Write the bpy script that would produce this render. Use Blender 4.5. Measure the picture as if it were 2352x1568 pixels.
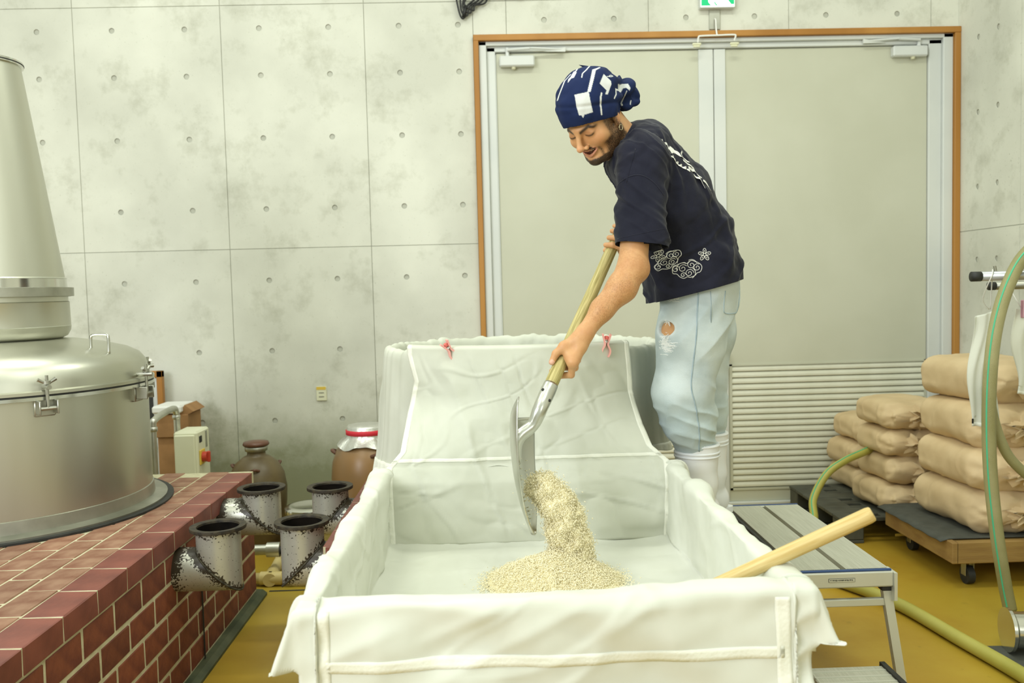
import bpy, bmesh, math, random
import numpy as np
from mathutils import Vector, Matrix
from mathutils.bvhtree import BVHTree
from math import sin, cos, pi, radians, sqrt

for o in list(bpy.data.objects): bpy.data.objects.remove(o)
SC = bpy.context.scene
COL = SC.collection
random.seed(7)
RNG = np.random.default_rng(7)

# ------------------------------------------------------------------ camera
def set_camera():
    cam = bpy.data.cameras.new('camera'); ob = bpy.data.objects.new('camera', cam); COL.objects.link(ob)
    yaw, pitch, roll = radians(1.375), radians(3.39), radians(1.43)
    F = Vector((sin(yaw)*cos(pitch), cos(yaw)*cos(pitch), -sin(pitch)))
    R0 = Vector((cos(yaw), -sin(yaw), 0)); U0 = R0.cross(F)
    R = R0*cos(roll) - U0*sin(roll); U = R0*sin(roll) + U0*cos(roll)
    M = Matrix((R, U, -F)).transposed().to_4x4(); M.translation = (0, 0, 1.42)
    ob.matrix_world = M
    cam.sensor_width = 36; cam.lens = 2000/2352*36
    cam.dof.use_dof = True; cam.dof.focus_distance = 2.7; cam.dof.aperture_fstop = 4.5
    cam.clip_start = .02
    SC.camera = ob
set_camera()

# ------------------------------------------------------------------ light
W = bpy.data.worlds.new('world'); SC.world = W; W.use_nodes = True
W.node_tree.nodes['Background'].inputs[0].default_value = (.93, 1.0, .84, 1)
W.node_tree.nodes['Background'].inputs[1].default_value = .72
def area(name, loc, target, sx, sy, power, color):
    l = bpy.data.lights.new(name, 'AREA'); l.shape = 'RECTANGLE'; l.size = sx; l.size_y = sy
    l.energy = power; l.color = color
    o = bpy.data.objects.new(name, l); COL.objects.link(o); o.location = loc
    o.rotation_euler = (Vector(target)-Vector(loc)).to_track_quat('-Z', 'Y').to_euler()
    return o
# daylight from the open shutter behind and to the left of the camera, and the tube lamps under the ceiling
area('daylight_window', (-3.6, -1.6, 3.0), (.2, 3.0, .9), 2.6, 2.2, 190, (.93, .96, 1.0))
area('daylight_window', (3.2, -2.2, 3.0), (.4, 3.2, .8), 2.2, 2.0, 70, (.97, 1.0, .93))
for lx in (-1.6, 1.0):
    for ly in (1.2, 3.6):
        area('tube_lamp', (lx, ly, 4.3), (lx, ly, 0), 1.3, .22, 30, (.97, 1.0, .86))
SC.view_settings.view_transform = 'Standard'; SC.view_settings.look = 'None'
SC.view_settings.gamma = 1; SC.view_settings.use_curve_mapping = False
SC.view_settings.exposure = .10

# ------------------------------------------------------------------ helpers
def world_of(o):
    m = o.matrix_basis.copy()
    return world_of(o.parent) @ o.matrix_parent_inverse @ m if o.parent else m
def adopt(o, p):
    o.parent = p; o.matrix_parent_inverse = world_of(p).inverted(); return o
def props(o, label=None, cat=None, group=None, kind=None):
    for k, v in (('label', label), ('category', cat), ('group', group), ('kind', kind)):
        if v: o[k] = v
    return o
def thing(name, loc, label, cat, group=None, kind=None):
    o = bpy.data.objects.new(name, None); o.empty_display_size = .1; COL.objects.link(o); o.location = loc
    return props(o, label, cat, group, kind)
def link(name, me, mat=None, parent=None):
    o = bpy.data.objects.new(name, me); COL.objects.link(o)
    if mat is not None:
        if not me.materials: me.materials.append(mat)
    if parent: adopt(o, parent)
    return o
def mk(name, V, Fc, mat, parent=None, smooth=False, col=None):
    me = bpy.data.meshes.new(name)
    me.from_pydata([tuple(map(float, v)) for v in V], [], [tuple(map(int, f)) for f in Fc]); me.update()
    if smooth: me.polygons.foreach_set('use_smooth', [True]*len(me.polygons))
    if col is not None:
        a = me.color_attributes.new('Col', 'FLOAT_COLOR', 'POINT')
        c = np.ones((len(V), 4), np.float32); c[:, :3] = col
        a.data.foreach_set('color', c.ravel())
    return link(name, me, mat, parent)
class MB:
    """collects shapes of ONE part"""
    def __init__(s): s.v = []; s.f = []
    def add(s, V, Fc):
        n = len(s.v); s.v += [tuple(map(float, v)) for v in V]; s.f += [tuple(i+n for i in f) for f in Fc]; return s
    def box(s, lo, hi, bev=0, M=None):
        bm = bmesh.new(); bmesh.ops.create_cube(bm, size=1)
        c = [(a+b)/2 for a, b in zip(lo, hi)]; d = [abs(b-a) for a, b in zip(lo, hi)]
        for v in bm.verts: v.co = Vector((c[i]+v.co[i]*d[i] for i in range(3)))
        if bev: bmesh.ops.bevel(bm, geom=bm.edges[:], offset=min(bev, min(d)*.45), segments=1, affect='EDGES')
        bm.verts.index_update()
        V = [v.co.copy() for v in bm.verts]; Fc = [[v.index for v in f.verts] for f in bm.faces]; bm.free()
        if M is not None: V = [M @ v for v in V]
        return s.add(V, Fc)
    def tube(s, pts, r, n=12, cap=True):
        V, Fc = tube_geo(pts, r, n, cap); return s.add(V, Fc)
    def lathe(s, prof, c, n=32, axis=None, cap=(False, False)):
        V, Fc = lathe_geo(prof, c, n, axis, cap); return s.add(V, Fc)
    def prism(s, poly, axis, a, b):
        # poly 2D in the two remaining axes (order xyz without axis)
        V = []
        for h in (a, b):
            for p in poly:
                q = list(p); q.insert(axis, h); V.append(q)
        n = len(poly); Fc = [list(range(n))[::-1], [n+i for i in range(n)]]
        for i in range(n): j = (i+1) % n; Fc.append([i, j, n+j, n+i])
        return s.add(V, Fc)
    def build(s, name, mat, parent=None, smooth=False):
        o = mk(name, s.v, s.f, mat, parent, smooth)
        bm = bmesh.new(); bm.from_mesh(o.data); bmesh.ops.recalc_face_normals(bm, faces=bm.faces[:]); bm.to_mesh(o.data); bm.free()
        if smooth == 'auto':
            o.data.polygons.foreach_set('use_smooth', [True]*len(o.data.polygons))
            o.data.set_sharp_from_angle(angle=radians(38))
        return o
def tube_geo(pts, r, n=12, cap=True):
    P = [Vector(p) for p in pts]; m = len(P)
    R = [r]*m if not hasattr(r, '__len__') else list(r)
    T = []
    for i in range(m):
        t = P[min(i+1, m-1)]-P[max(i-1, 0)]; T.append(t.normalized() if t.length > 1e-9 else Vector((0, 0, 1)))
    a = Vector((0, 0, 1)) if abs(T[0].z) < .9 else Vector((1, 0, 0))
    u = T[0].cross(a).normalized(); V = []; Fc = []
    for i in range(m):
        u = (u-T[i]*u.dot(T[i])).normalized(); w = T[i].cross(u)
        for k in range(n):
            an = 2*pi*k/n; V.append(P[i]+(u*cos(an)+w*sin(an))*R[i])
    for i in range(m-1):
        for k in range(n):
            k2 = (k+1) % n; Fc.append([i*n+k, i*n+k2, (i+1)*n+k2, (i+1)*n+k])
    if cap: Fc.append(list(range(n))[::-1]); Fc.append([(m-1)*n+k for k in range(n)])
    return V, Fc
def lathe_geo(prof, c, n=32, axis=None, cap=(False, False)):
    V = []; Fc = []; c = Vector(c)
    Q = Vector((0, 0, 1)).rotation_difference(Vector(axis)) if axis is not None else None
    for r, z in prof:
        for k in range(n):
            a = 2*pi*k/n; p = Vector((r*cos(a), r*sin(a), z))
            if Q: p = Q @ p
            V.append(c+p)
    m = len(prof)
    for i in range(m-1):
        for k in range(n):
            k2 = (k+1) % n; Fc.append([i*n+k, i*n+k2, (i+1)*n+k2, (i+1)*n+k])
    if cap[0]: Fc.append(list(range(n))[::-1])
    if cap[1]: Fc.append([(m-1)*n+k for k in range(n)])
    return V, Fc
def spline(pts, n=8):
    """Catmull-Rom through points"""
    P = [np.array(p, float) for p in pts]; P = [2*P[0]-P[1]]+P+[2*P[-1]-P[-2]]; out = []
    for i in range(1, len(P)-2):
        for k in range(n):
            t = k/n; a, b, c, d = P[i-1:i+3]
            out.append(.5*((2*b)+(c-a)*t+(2*a-5*b+4*c-d)*t*t+(-a+3*b-3*c+d)*t**3))
    out.append(P[-2]); return out
def copy_tree(o, parent=None):
    c = o.copy(); COL.objects.link(c)
    if parent: c.parent = parent
    for ch in list(o.children): copy_tree(ch, c)
    return c
def solidify(o, t):
    m = o.modifiers.new('thickness', 'SOLIDIFY'); m.thickness = t; m.offset = -1
    return o

# noise ------------------------------------------------------------
def _hash(i, j, k, s):
    h = (i*374761393 + j*668265263 + k*2147483647 + s*1274126177) & 0xffffffff
    h = ((h ^ (h >> 13))*1274126177) & 0xffffffff
    return ((h ^ (h >> 16)) & 0xffff)/32767.5-1
def vnoise(P, scale=1., seed=0):
    P = np.asarray(P, float)*scale; I = np.floor(P).astype(np.int64); f = P-I; f = f*f*f*(f*(f*6-15)+10)
    r = 0
    for a in (0, 1):
        for b in (0, 1):
            for c in (0, 1):
                w = (f[..., 0] if a else 1-f[..., 0])*(f[..., 1] if b else 1-f[..., 1])*(f[..., 2] if c else 1-f[..., 2])
                r = r+w*_hash(I[..., 0]+a, I[..., 1]+b, I[..., 2]+c, seed)
    return r
def fbm(P, scale, seed=0, o=3):
    return sum(vnoise(P, scale*2**i, seed+i)*.5**i for i in range(o))
def ridge(P, scale, seed=0):
    return 1-np.abs(vnoise(P, scale, seed))*2
def crease(q, sc_, seed, sharp=5.): return np.maximum(0, 1-np.abs(vnoise(q, sc_, seed))*sharp)
def sstep(a, b, x):
    t = np.clip((x-a)/(b-a), 0, 1); return t*t*(3-2*t)

def sheet(G, name, mat, parent=None, keep=None, thick=.0016, col=None):
    """grid of points [m,n,3] -> cloth"""
    G = np.asarray(G); m, n = G.shape[:2]; idx = np.arange(m*n).reshape(m, n)
    q = np.stack([idx[:-1, :-1], idx[:-1, 1:], idx[1:, 1:], idx[1:, :-1]], -1)
    if keep is not None: q = q[keep]
    q = q.reshape(-1, 4)
    used = np.unique(q); remap = -np.ones(m*n, int); remap[used] = np.arange(len(used))
    o = mk(name, G.reshape(-1, 3)[used], remap[q], mat, parent, True)
    if thick: solidify(o, thick)
    return o
def big_mesh(name, V, Fc, m, parent=None, smooth=True):
    me = bpy.data.meshes.new(name); nf = len(Fc); k = Fc.shape[1]
    me.vertices.add(len(V)); me.vertices.foreach_set('co', np.asarray(V, np.float32).ravel())
    me.loops.add(nf*k); me.loops.foreach_set('vertex_index', np.asarray(Fc, np.int32).ravel())
    me.polygons.add(nf); me.polygons.foreach_set('loop_start', np.arange(0, nf*k, k, dtype=np.int32)); me.polygons.foreach_set('loop_total', np.full(nf, k, np.int32))
    if smooth: me.polygons.foreach_set('use_smooth', [True]*nf)
    me.update(calc_edges=True); return link(name, me, m, parent)
def grid_normals(G):
    du = np.gradient(G, axis=0); dv = np.gradient(G, axis=1); n = np.cross(du, dv)
    return n/(np.linalg.norm(n, axis=-1, keepdims=True)+1e-9)

# signed distance modelling ----------------------------------------
def cap(a, b, ra, rb=None, k=.01):
    a = np.array(a, float); b = np.array(b, float); rb = ra if rb is None else rb; ba = b-a; L = max(ba@ba, 1e-12)
    def f(P):
        t = np.clip(((P-a)@ba)/L, 0, 1)
        return np.linalg.norm(P-a-t[..., None]*ba, axis=-1)-(ra+(rb-ra)*t)
    return f, k
def ell(c, r, Rm=None, k=.01):
    c = np.array(c, float); r = np.array(r, float)
    def f(P):
        q = P-c
        if Rm is not None: q = q@Rm.T
        k0 = np.linalg.norm(q/r, axis=-1); k1 = np.linalg.norm(q/(r*r), axis=-1)
        return k0*(k0-1)/np.maximum(k1, 1e-9)
    return f, k
def sweep(pts, ab, L, k=.01, pw=2.):
    """ellipse swept along a polyline: half axis a along L, b across it"""
    pts = np.array(pts, float); ab = np.array(ab, float); L = np.array(L, float); L /= np.linalg.norm(L)
    def f(P):
        best = None
        for i in range(len(pts)-1):
            a, b = pts[i], pts[i+1]; ba = b-a; T = ba/np.linalg.norm(ba)
            l = L-T*(L@T); l /= np.linalg.norm(l); nn = np.cross(T, l)
            t = np.clip(((P-a)@ba)/(ba@ba), 0, 1); q = P-a-t[..., None]*ba
            A = ab[i, 0]+(ab[i+1, 0]-ab[i, 0])*t; B = ab[i, 1]+(ab[i+1, 1]-ab[i, 1])*t
            x = q@l; y = q@nn; z = q@T
            e = (np.abs(x/A)**pw+np.abs(y/B)**pw+np.abs(z/np.minimum(A, B))**pw)**(1/pw)
            d = (e-1)*np.minimum(A, B)
            best = d if best is None else np.minimum(best, d)
        return best
    return f, k
def smin(a, b, k):
    h = np.clip(.5+.5*(b-a)/k, 0, 1); return b*(1-h)+a*h-k*h*(1-h)
def sdf_mesh(adds, subs, lo, hi, vox, clips=()):
    """adds: list of (f,k); subs: list of (f,k); clips: (point, normal) keep the side below -> V, F"""
    lo = np.array(lo, float); hi = np.array(hi, float); N = 14; bs = N*vox; hd = bs*.87
    nb = np.ceil((hi-lo)/bs).astype(int)
    I = np.stack(np.meshgrid(*[np.arange(n) for n in nb], indexing='ij'), -1).reshape(-1, 3)
    C = lo+(I+.5)*bs
    D = np.stack([f(C) for f, k in adds]); kk = np.array([k for f, k in adds])
    dm = D.min(0); act = (dm < hd*1.6+.02) & (dm > -hd*2.6-.03)
    g = np.stack(np.meshgrid(*[np.arange(N+1)]*3, indexing='ij'), -1)
    cells = []; pos = []; edges = []
    corners = np.array([[a, b, c] for a in (0, 1) for b in (0, 1) for c in (0, 1)])
    for bi in np.nonzero(act)[0]:
        base = I[bi]*N; P = lo+(base+g)*vox; d = None
        for pi_ in np.nonzero(D[:, bi] < dm[bi]+2*hd*1.3+kk*1.2)[0]:
            e = adds[pi_][0](P); d = e if d is None else smin(d, e, adds[pi_][1])
        for f, k in subs:
            if abs(f(C[bi:bi+1])[0]) < hd*2+.03 or f(C[bi:bi+1])[0] < 0: d = -smin(-d, f(P), k)
        for p, n in clips: d = np.maximum(d, (P-np.array(p))@np.array(n))
        s = d < 0
        if s.all() or not s.any(): continue
        cs = [s[a:N+a, b:N+b, c:N+c] for a, b, c in corners]; cd = [d[a:N+a, b:N+b, c:N+c] for a, b, c in corners]
        tot = sum(x.astype(np.int8) for x in cs); m = (tot > 0) & (tot < 8)
        if not m.any(): continue
        ijk = np.argwhere(m); S = np.stack([x[m] for x in cs], 1); Dv = np.stack([x[m] for x in cd], 1)
        acc = np.zeros((len(ijk), 3)); cnt = np.zeros(len(ijk))
        for p in range(8):
            for q in range(p+1, 8):
                if abs(corners[p]-corners[q]).sum() != 1: continue
                x = S[:, p] != S[:, q]; t = Dv[:, p]/(Dv[:, p]-Dv[:, q]+1e-12)
                acc += np.where(x[:, None], corners[p]+t[:, None]*(corners[q]-corners[p]), 0); cnt += x
        pos.append(lo+(base+ijk+acc/cnt[:, None])*vox); cells.append(base+ijk)
        for ax in range(3):
            sl0 = [slice(0, N)]*3; sl1 = [slice(0, N)]*3; sl1[ax] = slice(1, N+1)
            a = s[tuple(sl0)]; b = s[tuple(sl1)]; e = np.argwhere(a != b)
            if len(e): edges.append(np.c_[base+e, np.full(len(e), ax), a[tuple(e.T)]])
    cells = np.concatenate(cells); pos = np.concatenate(pos); edges = np.concatenate(edges)
    dim = nb*N+2; key = lambda c: ((c[:, 0]+1)*(dim[1]+2)+c[:, 1]+1)*(dim[2]+2)+c[:, 2]+1
    ck = key(cells); order = np.argsort(ck); ck = ck[order]; pos = pos[order]; quads = []
    for ax in range(3):
        e = edges[edges[:, 3] == ax]; u, v = (ax+1) % 3, (ax+2) % 3; c = e[:, :3]
        off = []
        for du, dv in ((0, 0), (-1, 0), (-1, -1), (0, -1)):
            q = c.copy(); q[:, u] += du; q[:, v] += dv; off.append(key(q))
        K = np.stack(off, 1); ix = np.searchsorted(ck, K); ix = np.clip(ix, 0, len(ck)-1)
        ok = (ck[ix] == K).all(1); ix = ix[ok]; sg = e[ok, 4].astype(bool)
        ix[~sg] = ix[~sg][:, ::-1]; quads.append(ix)
    return pos, np.concatenate(quads)
def vnormals(V, Q):
    n = np.zeros_like(V); a = np.cross(V[Q[:, 2]]-V[Q[:, 0]], V[Q[:, 3]]-V[Q[:, 1]])
    for k in range(4): np.add.at(n, Q[:, k], a)
    return n/(np.linalg.norm(n, axis=1, keepdims=True)+1e-12)
def relax(V, Q, it=1, w=.5):
    for _ in range(it):
        s = np.zeros_like(V); c = np.zeros(len(V))
        for a, b in ((0, 1), (1, 2), (2, 3), (3, 0)):
            np.add.at(s, Q[:, a], V[Q[:, b]]); np.add.at(s, Q[:, b], V[Q[:, a]])
            np.add.at(c, Q[:, a], 1); np.add.at(c, Q[:, b], 1)
        V = V*(1-w)+w*s/np.maximum(c, 1)[:, None]
    return V

# ------------------------------------------------------------------ materials
def lin(h):
    h = h.lstrip('#'); c = [int(h[i:i+2], 16)/255 for i in (0, 2, 4)]
    return tuple(x/12.92 if x <= .04045 else ((x+.055)/1.055)**2.4 for x in c)
MATS = {}
def mat(name, c1, c2=None, rough=.6, metal=0., scale=8., bump=0., bscale=None, rnd=0., attr=False, detail=4., spec=.5,
        stretch=None, transl=0., emit=0., rough2=None, fac=(.35, .65), coords='Object', coat=0.):
    if name in MATS: return MATS[name]
    m = bpy.data.materials.new(name); m.use_nodes = True; nt = m.node_tree; N = nt.nodes; L = nt.links
    b = N['Principled BSDF']; MATS[name] = m
    c1 = lin(c1) if isinstance(c1, str) else c1; c2 = c1 if c2 is None else (lin(c2) if isinstance(c2, str) else c2)
    b.inputs['Roughness'].default_value = rough; b.inputs['Metallic'].default_value = metal
    b.inputs['Specular IOR Level'].default_value = spec
    if coat: b.inputs['Coat Weight'].default_value = coat; b.inputs['Coat Roughness'].default_value = .15
    tc = N.new('ShaderNodeTexCoord'); vec = tc.outputs[coords]
    if stretch:
        mp = N.new('ShaderNodeMapping'); mp.inputs['Scale'].default_value = stretch; L.new(vec, mp.inputs[0]); vec = mp.outputs[0]
    nz = N.new('ShaderNodeTexNoise'); nz.inputs['Scale'].default_value = scale; nz.inputs['Detail'].default_value = detail
    L.new(vec, nz.inputs['Vector'])
    rp = N.new('ShaderNodeValToRGB'); rp.color_ramp.elements[0].position = fac[0]; rp.color_ramp.elements[1].position = fac[1]
    rp.color_ramp.elements[0].color = (*c1, 1); rp.color_ramp.elements[1].color = (*c2, 1)
    L.new(nz.outputs[0], rp.inputs[0]); out = rp.outputs[0]
    if attr:
        at = N.new('ShaderNodeVertexColor'); at.layer_name = 'Col'
        mx = N.new('ShaderNodeMix'); mx.data_type = 'RGBA'; mx.blend_type = 'MULTIPLY'; mx.inputs[0].default_value = 1
        L.new(at.outputs[0], mx.inputs[6]); L.new(out, mx.inputs[7]); out = mx.outputs[2]
    if rnd:
        oi = N.new('ShaderNodeObjectInfo'); hs = N.new('ShaderNodeHueSaturation')
        mr = N.new('ShaderNodeMapRange'); mr.inputs[3].default_value = 1-rnd; mr.inputs[4].default_value = 1+rnd
        L.new(oi.outputs['Random'], mr.inputs[0]); L.new(mr.outputs[0], hs.inputs['Value']); L.new(out, hs.inputs['Color']); out = hs.outputs[0]
    L.new(out, b.inputs['Base Color'])
    if rough2 is not None:
        mr = N.new('ShaderNodeMapRange'); mr.inputs[1].default_value = .3; mr.inputs[2].default_value = .7
        mr.inputs[3].default_value = rough; mr.inputs[4].default_value = rough2
        L.new(nz.outputs[0], mr.inputs[0]); L.new(mr.outputs[0], b.inputs['Roughness'])
    if bump:
        n2 = N.new('ShaderNodeTexNoise'); n2.inputs['Scale'].default_value = bscale or scale*6; n2.inputs['Detail'].default_value = 5
        L.new(vec, n2.inputs['Vector'])
        bp = N.new('ShaderNodeBump'); bp.inputs['Strength'].default_value = bump; bp.inputs['Distance'].default_value = .004
        L.new(n2.outputs[0], bp.inputs['Height']); L.new(bp.outputs[0], b.inputs['Normal'])
    if emit:
        L.new(out, b.inputs['Emission Color']); b.inputs['Emission Strength'].default_value = emit
    if transl:
        t = N.new('ShaderNodeBsdfTranslucent'); L.new(out, t.inputs[0]); mx = N.new('ShaderNodeMixShader'); mx.inputs[0].default_value = transl
        L.new(b.outputs[0], mx.inputs[1]); L.new(t.outputs[0], mx.inputs[2])
        L.new(mx.outputs[0], N['Material Output'].inputs[0])
    return m
M_conc = mat('concrete', '#c6c7bc', '#dadbd0', .82, scale=1.7, bump=.12, bscale=60, detail=9, coords='Generated' if 0 else 'Object', rnd=.03)
def concrete_stains_tint(m):
    nt = m.node_tree; N = nt.nodes; L = nt.links; b = N['Principled BSDF']
    src = b.inputs['Base Color'].links[0].from_socket
    tc = N.new('ShaderNodeTexCoord'); n1 = N.new('ShaderNodeTexNoise'); n1.inputs['Scale'].default_value = 5; n1.inputs['Detail'].default_value = 8
    n1.inputs['Roughness'].default_value = .7
    L.new(tc.outputs['Object'], n1.inputs['Vector'])
    r1 = N.new('ShaderNodeValToRGB'); r1.color_ramp.elements[0].position = .30; r1.color_ramp.elements[1].position = .48
    r1.color_ramp.elements[0].color = (.62, .62, .56, 1); r1.color_ramp.elements[1].color = (1, 1, 1, 1)
    L.new(n1.outputs[0], r1.inputs[0])
    n3 = N.new('ShaderNodeTexNoise'); n3.inputs['Scale'].default_value = 90; n3.inputs['Detail'].default_value = 3
    L.new(tc.outputs['Object'], n3.inputs['Vector'])
    r3 = N.new('ShaderNodeValToRGB'); r3.color_ramp.elements[0].position = .25; r3.color_ramp.elements[1].position = .34
    r3.color_ramp.elements[0].color = (.55, .55, .5, 1); r3.color_ramp.elements[1].color = (1, 1, 1, 1)
    L.new(n3.outputs[0], r3.inputs[0])
    # green tint blended in towards the foot of the wall
    sx = N.new('ShaderNodeSeparateXYZ'); L.new(tc.outputs['Object'], sx.inputs[0])
    ad = N.new('ShaderNodeMath'); ad.operation = 'MULTIPLY_ADD'; ad.inputs[1].default_value = .5
    L.new(n1.outputs[0], ad.inputs[0]); L.new(sx.outputs[2], ad.inputs[2])
    mr = N.new('ShaderNodeMapRange'); mr.inputs[1].default_value = .55; mr.inputs[2].default_value = .98
    mr.inputs[3].default_value = .85; mr.inputs[4].default_value = 0; L.new(ad.outputs[0], mr.inputs[0])
    def mul(a, bb, fac=1, typ='MULTIPLY'):
        x = N.new('ShaderNodeMix'); x.data_type = 'RGBA'; x.blend_type = typ
        if hasattr(fac, 'node'): L.new(fac, x.inputs[0])
        else: x.inputs[0].default_value = fac
        L.new(a, x.inputs[6])
        if hasattr(bb, 'node'): L.new(bb, x.inputs[7])
        else: x.inputs[7].default_value = bb
        return x.outputs[2]
    o = mul(mul(src, r1.outputs[0], .55), r3.outputs[0], .7)
    o = mul(o, (*lin('#7f8563'), 1), mr.outputs[0], 'MIX')
    L.new(o, b.inputs['Base Color'])
concrete_stains_tint(M_conc)
M_joint = mat('concrete_joint', '#acada2', '#bcbdb1', .9, scale=6)
M_holeshade = mat('tie_hole_shade', '#55554b', '#68685c', .9, scale=40)  # occlusion shade inside the tie holes, put into their colour
M_door = mat('door_paint', '#bfc0ae', '#c5c6b5', .38, scale=2, spec=.45)
M_steelframe = mat('door_frame_paint', '#ccd0cf', '#d6d9d6', .4, scale=2)
M_trim = mat('wood_trim', '#b4803a', '#a06c28', .5, scale=4, stretch=(1, 1, .12))
M_slat = mat('louver_paint', '#d6d6c4', '#dfdfd0', .45)
M_dark = mat('dark_gap', '#2c2d28', None, .8)
M_floor = mat('ochre_floor', '#bd9630', '#a88424', .32, scale=2.2, bump=.05, bscale=40, rough2=.5, detail=8)
def floor_marks(m):
    nt = m.node_tree; N = nt.nodes; L = nt.links; b = N['Principled BSDF']
    src = b.inputs['Base Color'].links[0].from_socket
    tc = N.new('ShaderNodeTexCoord')
    for sc_, lo_, hi_, c in ((14, .20, .33, '#4c4418'), (1.1, .36, .62, '#a89a3a')):
        n1 = N.new('ShaderNodeTexNoise'); n1.inputs['Scale'].default_value = sc_; n1.inputs['Detail'].default_value = 6
        L.new(tc.outputs['Object'], n1.inputs['Vector'])
        mr = N.new('ShaderNodeMapRange'); mr.inputs[1].default_value = lo_; mr.inputs[2].default_value = hi_; mr.inputs[3].default_value = .6; mr.inputs[4].default_value = 0
        L.new(n1.outputs[0], mr.inputs[0])
        x = N.new('ShaderNodeMix'); x.data_type = 'RGBA'; L.new(mr.outputs[0], x.inputs[0]); L.new(src, x.inputs[6]); x.inputs[7].default_value = (*lin(c), 1)
        src = x.outputs[2]
    L.new(src, b.inputs['Base Color'])
floor_marks(M_floor)
M_brick = mat('brick', '#693427', '#824730', .72, scale=18, bump=.3, bscale=120, rnd=.25)
M_bricktop = mat('brick_top', '#7e523d', '#9c7860', .7, scale=14, bump=.3, bscale=100, rnd=.16)
M_capb = mat('cap_tile', '#6e3c33', '#82493d', .55, scale=10, bump=.15, rnd=.1)
M_mortar = mat('mortar', '#b9b493', '#ccc7a8', .9, scale=30, bump=.3)
M_black = mat('black_rubber', '#1d1e1c', '#2b2c2a', .6, scale=20)
M_ss = mat('brushed_steel', (.52, .52, .44), (.60, .60, .52), .33, 1., scale=3, stretch=(1, 1, .15), rough2=.42)
M_ssb = mat('polished_steel', (.62, .62, .57), (.68, .68, .63), .16, 1., scale=4)
M_ssd = mat('dull_steel', (.36, .36, .31), (.48, .48, .42), .4, 1., scale=9)
M_cloth = mat('white_cloth', '#e4e6da', '#eceee4', .9, scale=5, bump=.05, bscale=400, spec=.15, transl=.22)
M_clothpan = mat('white_sheer_cloth', '#dfe1d3', '#e9ebdf', .9, scale=5, bump=.05, bscale=400, spec=.15, transl=.3)
M_hem = mat('hem_cloth', '#eceddf', '#f2f3e8', .9, scale=9, bump=.3, bscale=160, spec=.15, transl=.1)
M_pink = mat('pink_plastic', '#e79a94', '#eeb0a8', .4, scale=9)
M_pinkd = mat('coral_plastic', '#d96a62', None, .45)
M_wood = mat('oak_handle', '#9c9050', '#c2b674', .6, scale=26, stretch=(1, 1, 1), bump=.2)
M_wood2 = mat('pale_stick', '#cdb473', '#d9c48a', .5, scale=10)
M_plank = mat('plank', '#8a6a3a', '#a08148', .7, scale=9, bump=.3, stretch=(.4, 1, 3))
M_kraft = mat('kraft_paper', '#ccb38b', '#d8c099', .7, scale=6, bump=.3, bscale=30, rnd=.05)
M_alu = mat('aluminium', '#c6c7ba', '#d2d3c7', .42, .3, scale=3)
M_alut = mat('ribbed_aluminium', '#b4b4a4', '#c2c2b3', .5, .15, scale=6, stretch=(40, 1, 1))
M_blue = mat('blue_edge', '#2d4a7c', None, .4)
M_pallet = mat('pallet_plastic', '#45473f', '#53554c', .6, scale=12, rnd=.03)
M_rubbermat = mat('rubber_mat', '#43453f', '#4d4f49', .8, scale=20)
M_navy = mat('navy_cotton', '#1b1c29', '#242533', .92, scale=9, bump=.12, bscale=300, spec=.2)
M_navy.node_tree.nodes['Principled BSDF'].inputs['Sheen Weight'].default_value = .14
M_navy.node_tree.nodes['Principled BSDF'].inputs['Sheen Roughness'].default_value = .4
M_white = mat('white_print', '#e4e4e0', None, .8)
M_denim = mat('pale_denim', '#b0bdc1', '#ccd6d8', .9, scale=7, bump=.2, bscale=260, detail=7, spec=.2, attr=True)
M_boot = mat('white_boot', '#e2e4e6', '#e8eaec', .28, scale=4)
M_bootin = mat('boot_lining', '#2f6da8', None, .6)
M_skin = mat('skin', '#ffffff', '#f4ece8', .48, scale=30, bump=.08, bscale=200, attr=True, spec=.4)
def skin_sss():
    b = M_skin.node_tree.nodes['Principled BSDF']; b.inputs['Subsurface Weight'].default_value = .12
    b.inputs['Subsurface Radius'].default_value = (.01, .004, .002); b.inputs['Subsurface Scale'].default_value = .4
skin_sss()
def stubble():
    nt = M_skin.node_tree; N = nt.nodes; L = nt.links; b = N['Principled BSDF']
    src = b.inputs['Base Color'].links[0].from_socket; at = [n for n in N if n.type == 'VERTEX_COLOR'][0]
    tc = N.new('ShaderNodeTexCoord'); n1 = N.new('ShaderNodeTexNoise'); n1.inputs['Scale'].default_value = 520; n1.inputs['Detail'].default_value = 2
    mp = N.new('ShaderNodeMapping'); mp.inputs['Scale'].default_value = (1, 1, .45); L.new(tc.outputs['Object'], mp.inputs[0]); L.new(mp.outputs[0], n1.inputs['Vector'])
    s1 = N.new('ShaderNodeMath'); s1.operation = 'SUBTRACT'; L.new(n1.outputs[0], s1.inputs[0]); L.new(at.outputs['Alpha'], s1.inputs[1])
    mr = N.new('ShaderNodeMapRange'); mr.inputs[1].default_value = -.12; mr.inputs[2].default_value = .38; mr.inputs[3].default_value = 0; mr.inputs[4].default_value = .93
    L.new(s1.outputs[0], mr.inputs[0])
    x = N.new('ShaderNodeMix'); x.data_type = 'RGBA'; L.new(mr.outputs[0], x.inputs[0]); L.new(src, x.inputs[6]); x.inputs[7].default_value = (*lin('#20170f'), 1)
    L.new(x.outputs[2], b.inputs['Base Color'])
stubble()
M_band = mat('bandana_cotton', '#ffffff', '#f2f2f2', .9, scale=20, bump=.1, bscale=300, attr=True, spec=.2)
M_gold = mat('earring_metal', (.8, .7, .45), None, .25, 1.)
M_rice = mat('rice', '#fff3c6', '#fff9df', .5, scale=300, transl=.06)
M_jar = mat('jar_glaze', '#5c4e34', '#6c5d3e', .4, scale=7, bump=.1)
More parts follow.
